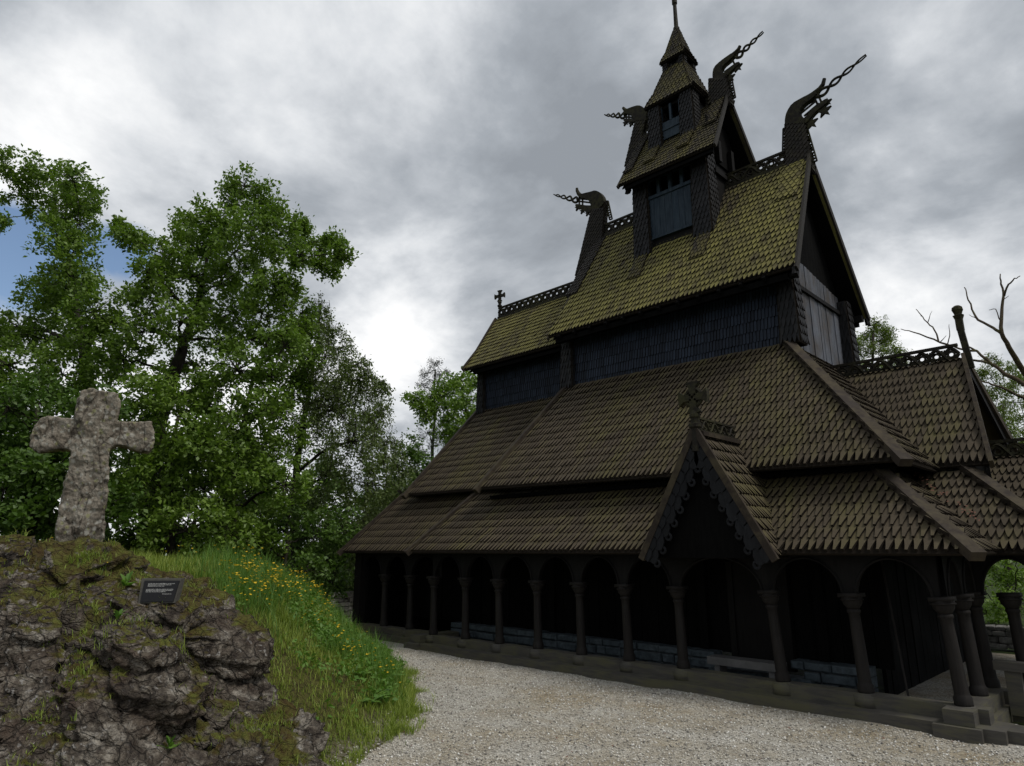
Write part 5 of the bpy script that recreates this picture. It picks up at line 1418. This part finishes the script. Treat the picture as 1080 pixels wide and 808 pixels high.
# the wood behind all these: farther trees, each its own
bk = [(-40, 37, 'oak'), (25, 40, 'dark_leaf'), (85, 36, 'oak'), (150, 41, 'dark_leaf'), (205, 38, 'oak'), (255, 42, 'dark_leaf'), (310, 37, 'oak'), (365, 40, 'dark_leaf'), (415, 44, 'oak')]
for i, (px, D, mt) in enumerate(bk):
    r_ = random.Random(200 + i); top = 455 if px < 250 else 485
    its = [(px + r_.uniform(-34, 34), r_.uniform(top, 625), r_.uniform(17, 27)) for _ in range(17)]
    tree('forest_tree', 'dense dark green tree far back in the wood behind the mound', 'tree', trunk_px(D, [(px, 640), (px + r_.uniform(-6, 6), 560), (px + r_.uniform(-8, 8), top + 10)]), .2,
         spec(D, its, 2.5, 40 + i), .20, mt, 120, 300 + i, 'background trees of the wood behind the mound', 'bark', 6, .75, None, .8, .6, 0)

# right side
D = 30
tree('larch_tree', 'feathery light green tree above the porch ridge', 'tree', trunk_px(D, [(920, 620), (922, 500), (920, 420), (921, 350)]), .18,
     spec(D, [(924, 340, 11), (912, 352, 14), (930, 348, 12), (900, 362, 13), (952, 374, 9), (928, 360, 14), (934, 356, 10), (904, 368, 14), (926, 372, 14), (942, 368, 9), (915, 390, 16), (938, 388, 11), (900, 395, 14), (948, 380, 7), (925, 410, 18), (895, 420, 16)], 1.5, 21), .12, 'fresh', 330, 31, None, 'bark', 14, 1.0, .3, .5, .3)
D = 31
tree('willow_tree', 'pale green loose tree at the right edge behind the porch', 'tree', trunk_px(D, [(1062, 640), (1062, 520), (1058, 430)]), .2,
     spec(D, [(1048, 378, 10), (1062, 388, 13), (1040, 392, 11), (1076, 400, 16), (1052, 410, 16), (1038, 420, 11), (1068, 424, 18), (1050, 438, 16), (1080, 440, 20), (1060, 458, 18), (1095, 415, 18), (1076, 470, 18), (1100, 460, 20), (1046, 462, 12)], 1.5, 22), .12, 'fresh', 300, 32, None, 'bark', 14, 1.0, .6, .6, .35)
def dead_tree():
    D = 27; r = random.Random(8)
    m = MB()
    def br(pts, w0, w1):
        P = []
        for (a, b) in zip(pts, pts[1:]):
            for t in (0, .33, .66): P.append((a[0] + (b[0] - a[0]) * t + r.uniform(-.7, .7), a[1] + (b[1] - a[1]) * t + r.uniform(-.7, .7), a[2] + (b[2] - a[2]) * t))
        P.append(pts[-1])
        m.tube([far(x, y, D + z) for x, y, z in P], np.linspace(w0, w1, len(P)) * .78, 6)
    br([(1132, 620, 0), (1128, 500, 0), (1112, 440, 0), (1086, 402, 0)], .34, .2)
    br([(1092, 410, 0), (1074, 382, -.3), (1064, 366, -.5), (1056, 352, -.6), (1056, 330, -.5), (1059, 312, -.4), (1056, 300, -.3), (1055, 289, -.3)], .17, .03)
    br([(1059, 312, -.4), (1064, 300, -.7), (1070, 294, -.9), (1076, 291, -1)], .06, .02)
    br([(1056, 352, -.6), (1048, 346, -.3), (1032, 338, .3), (1025, 326, .6), (1020, 312, .8), (1017, 303, .9)], .09, .025)
    br([(1030, 337, .3), (1022, 332, .7)], .03, .012)
    br([(1056, 340, -.5), (1050, 326, -.2), (1043, 327, 0)], .035, .012); br([(1058, 316, -.4), (1064, 312, -.9)], .025, .01)
    br([(1100, 420, 0), (1078, 404, .8), (1060, 394, 1.2), (1046, 384, 1.6), (1030, 370, 2), (1022, 366, 2.2)], .16, .05)
    br([(1096, 428, 0), (1070, 415, -.6), (1046, 405, -1), (1035, 402, -1.2)], .09, .03)
    br([(1046, 384, 1.6), (1036, 381, 1.8), (1022, 380, 2.2), (1005, 376, 2.6)], .08, .05)
    br([(1005, 366, 2.6), (985, 358, 3), (962, 350, 3.3), (950, 347, 3.4)], .07, .022)
    br([(990, 360, 3), (986, 348, 3.2), (978, 340, 3.4), (970, 331, 3.6), (966, 326, 3.7)], .055, .02); br([(978, 340, 3.4), (983, 328, 3.3)], .03, .01); br([(972, 334, 3.5), (968, 328, 3.6)], .025, .01)
    br([(1000, 363, 2.7), (1002, 350, 2.5), (1001, 342, 2.4)], .035, .012); br([(992, 360, 3), (998, 354, 2.7)], .03, .012)
    br([(1030, 370, 2), (1012, 368, 2.4), (1000, 364, 2.7)], .07, .05)
    root = empty('dead_tree', tuple(far(1132, 620, D)), 'bare dead tree with pale forked branches at the right', 'tree')
    m.build('trunk', M['deadwood'], root, True)
dead_tree()
for i, (px, py, D, rr) in enumerate([(1036, 620, 24, 26), (1052, 640, 25, 24), (1070, 615, 23, 30)]):
    c = [(px, py, rr), (px - 14, py + 20, rr * .8), (px + 14, py + 22, rr * .8), (px + 4, py - 26, rr * .8), (px - 8, py - 44, rr * .7)]
    tree('shrub', 'bright green shrub seen through the porch posts', 'shrub', trunk_px(D, [(px, py + 70), (px, py + 20)]), .06, spec(D, c, 1, 60 + i), .11, 'oak_b', 190, 70 + i, 'bright green shrubs beyond the porch', 'bark', 6, .7)
# fallen leaves caught behind the hip board
m = MB(); r_ = random.Random(6)
for i in range(46):
    t = r_.random() ** .8; y = 13.0 + t * 1.15 + r_.uniform(-.05, .05)
    p = np.array((-2.4 - t * 1.25 + r_.uniform(-.02, .12), y, 2.58 + (y - 12.8) * .94 + .09)); a = r_.uniform(0, 6.28); s = .026
    d = np.array((math.cos(a), math.sin(a) * .7, math.sin(a) * .7)) * s; e = np.array((-math.sin(a), math.cos(a) * .7, math.cos(a) * .7)) * s * .6
    m.add([p - d, p + e, p + d, p - e], [(0, 1, 2, 3)])
mg = MB()
for i in range(170):
    D_ = 7.5 + 8 * r_.random(); l_ = -2.2 + r_.random() * 9; p = ground_pt(l_, D_, .035)
    if p[1] > 11.0 or inside_dist(np.array([l_]), np.array([D_]))[0] > -.05: continue
    a = r_.uniform(0, 6.28); s_l = r_.uniform(.012, .028); d = np.array((math.cos(a), math.sin(a), r_.uniform(-.2, .2))) * s_l; e = np.array((-math.sin(a), math.cos(a), r_.uniform(-.2, .2))) * s_l * .6
    mg.add([p - d, p + e, p + d + np.array((0, 0, .006)), p - e], [(0, 1, 2, 3)])
tag(mg.build('leaf_litter', M['fleck']), 'few dry brown leaves blown over the gravel', kind='stuff')
tag(m.build('fallen_leaves', M['fleck']), 'rusty fallen leaves caught on the roof by the porch', kind='stuff')

# ================================================================== SKY, LIGHT, CAMERA
SUN_EL, SUN_DIR = R(58), None
w = bpy.data.worlds.new('World'); scn.world = w; w.use_nodes = True
t = w.node_tree; bg = t.nodes['Background']
class W(NT):
    def __init__(s): s.t = t
k = W()
def norm_dir(px, py): return N(ray(px, py))
tc = k.n('ShaderNodeTexCoord'); gen = tc.outputs['Generated']
sun_az = math.atan2(RT[1] * .78 - HD[1] * .5, RT[0] * .78 - HD[0] * .5)      # to the right of the camera
sky = k.n('ShaderNodeTexSky'); sky.sky_type = 'NISHITA'; sky.sun_disc = False; sky.sun_elevation = SUN_EL; sky.sun_rotation = math.pi / 2 - sun_az
sxyz = k.n('ShaderNodeSeparateXYZ'); k.l(gen, sxyz.inputs[0])
zc = k.math('ADD', k.math('MAXIMUM', sxyz.outputs[2], 0.0), .32)
ux, uy = k.math('DIVIDE', sxyz.outputs[0], zc), k.math('DIVIDE', sxyz.outputs[1], zc)
cb = k.n('ShaderNodeCombineXYZ'); k.l(ux, cb.inputs[0]); k.l(uy, cb.inputs[1])
n1 = k.noise(cb.outputs[0], 1.9, 9, .60, .25); n2 = k.noise(cb.outputs[0], 4.6, 7, .56, .2); n3 = k.noise(cb.outputs[0], .9, 4, .5, .2)
val = k.math('SUBTRACT', k.math('ADD', k.math('MULTIPLY', n1, 1.1), k.math('ADD', k.math('MULTIPLY', n2, .50), k.math('MULTIPLY', n3, .35))), .42)
def lobe(px, py, sharp, amt):
    d = norm_dir(px, py); vm = k.n('ShaderNodeVectorMath', operation='DOT_PRODUCT'); k.l(gen, vm.inputs[0]); vm.inputs[1].default_value = tuple(d)
    e = k.math('POWER', k.math('MAXIMUM', vm.outputs['Value'], 0.0), sharp)
    return k.math('MULTIPLY', e, amt)
for px, py, sh, am in ((420, 372, 190, .14), (380, 340, 300, .05), (60, 110, 150, .13), (330, 60, 90, .06), (950, 330, 190, .20), (1040, 360, 140, .10), (640, 150, 40, -.08), (350, 215, 160, -.10), (850, 60, 60, .02), (520, 270, 160, -.06), (1050, 120, 120, -.06), (100, 20, 120, -.02), (250, 480, 60, .22), (60, 480, 60, .15)):
    val = k.math('ADD', val, lobe(px, py, sh, am))
cloud = k.ramp(val, [(.34, (.235, .256, .284)), (.47, (.305, .330, .362)), (.58, (.41, .434, .465)), (.70, (.57, .59, .615)), (.88, (.80, .805, .81))])
CG = 10.0
cs = k.n('ShaderNodeVectorMath', operation='SCALE'); k.l(cloud, cs.inputs[0]); cs.inputs['Scale'].default_value = CG
hole = k.math('ADD', k.math('ADD', lobe(22, 262, 420, .70), lobe(134, 262, 700, .62)), lobe(20, 310, 400, .35))
hf = k.ramp(k.math('ADD', hole, k.math('MULTIPLY', k.math('SUBTRACT', n2, .5), 1.1)), [(.34, 0.0), (.62, 1.0)])
ss = k.n('ShaderNodeVectorMath', operation='SCALE'); k.l(sky.outputs[0], ss.inputs[0]); ss.inputs['Scale'].default_value = 1.0
colr = k.mix(hf, cs.outputs[0], ss.outputs[0])
k.l(colr, bg.inputs['Color']); bg.inputs['Strength'].default_value = .1

sl = bpy.data.lights.new('sun', 'SUN'); sl.energy = 1.5; sl.angle = R(18); sl.color = (1.0, .96, .9)
so = bpy.data.objects.new('sun', sl); COL.objects.link(so)
sd = Vector((math.cos(sun_az) * math.cos(SUN_EL), math.sin(sun_az) * math.cos(SUN_EL), math.sin(SUN_EL)))
so.rotation_euler = sd.to_track_quat('Z', 'Y').to_euler(); so.location = (0, 0, 40)

cam = bpy.data.cameras.new('camera'); cam.lens = FPX / 1080 * 36; cam.sensor_width = 36; cam.clip_end = 2000
co = bpy.data.objects.new('camera', cam); COL.objects.link(co); co.location = (0, 0, CAMH)
co.rotation_euler = (math.pi / 2 + TH, 0, math.atan2(-HD[0], HD[1]))
scn.camera = co
vs = scn.view_settings; vs.view_transform = 'Standard'; vs.look = 'None'; vs.exposure = .34; vs.gamma = 1; vs.use_curve_mapping = False
scn.cycles.max_bounces = 6; scn.cycles.diffuse_bounces = 3; scn.cycles.transmission_bounces = 3; scn.cycles.use_denoising = True
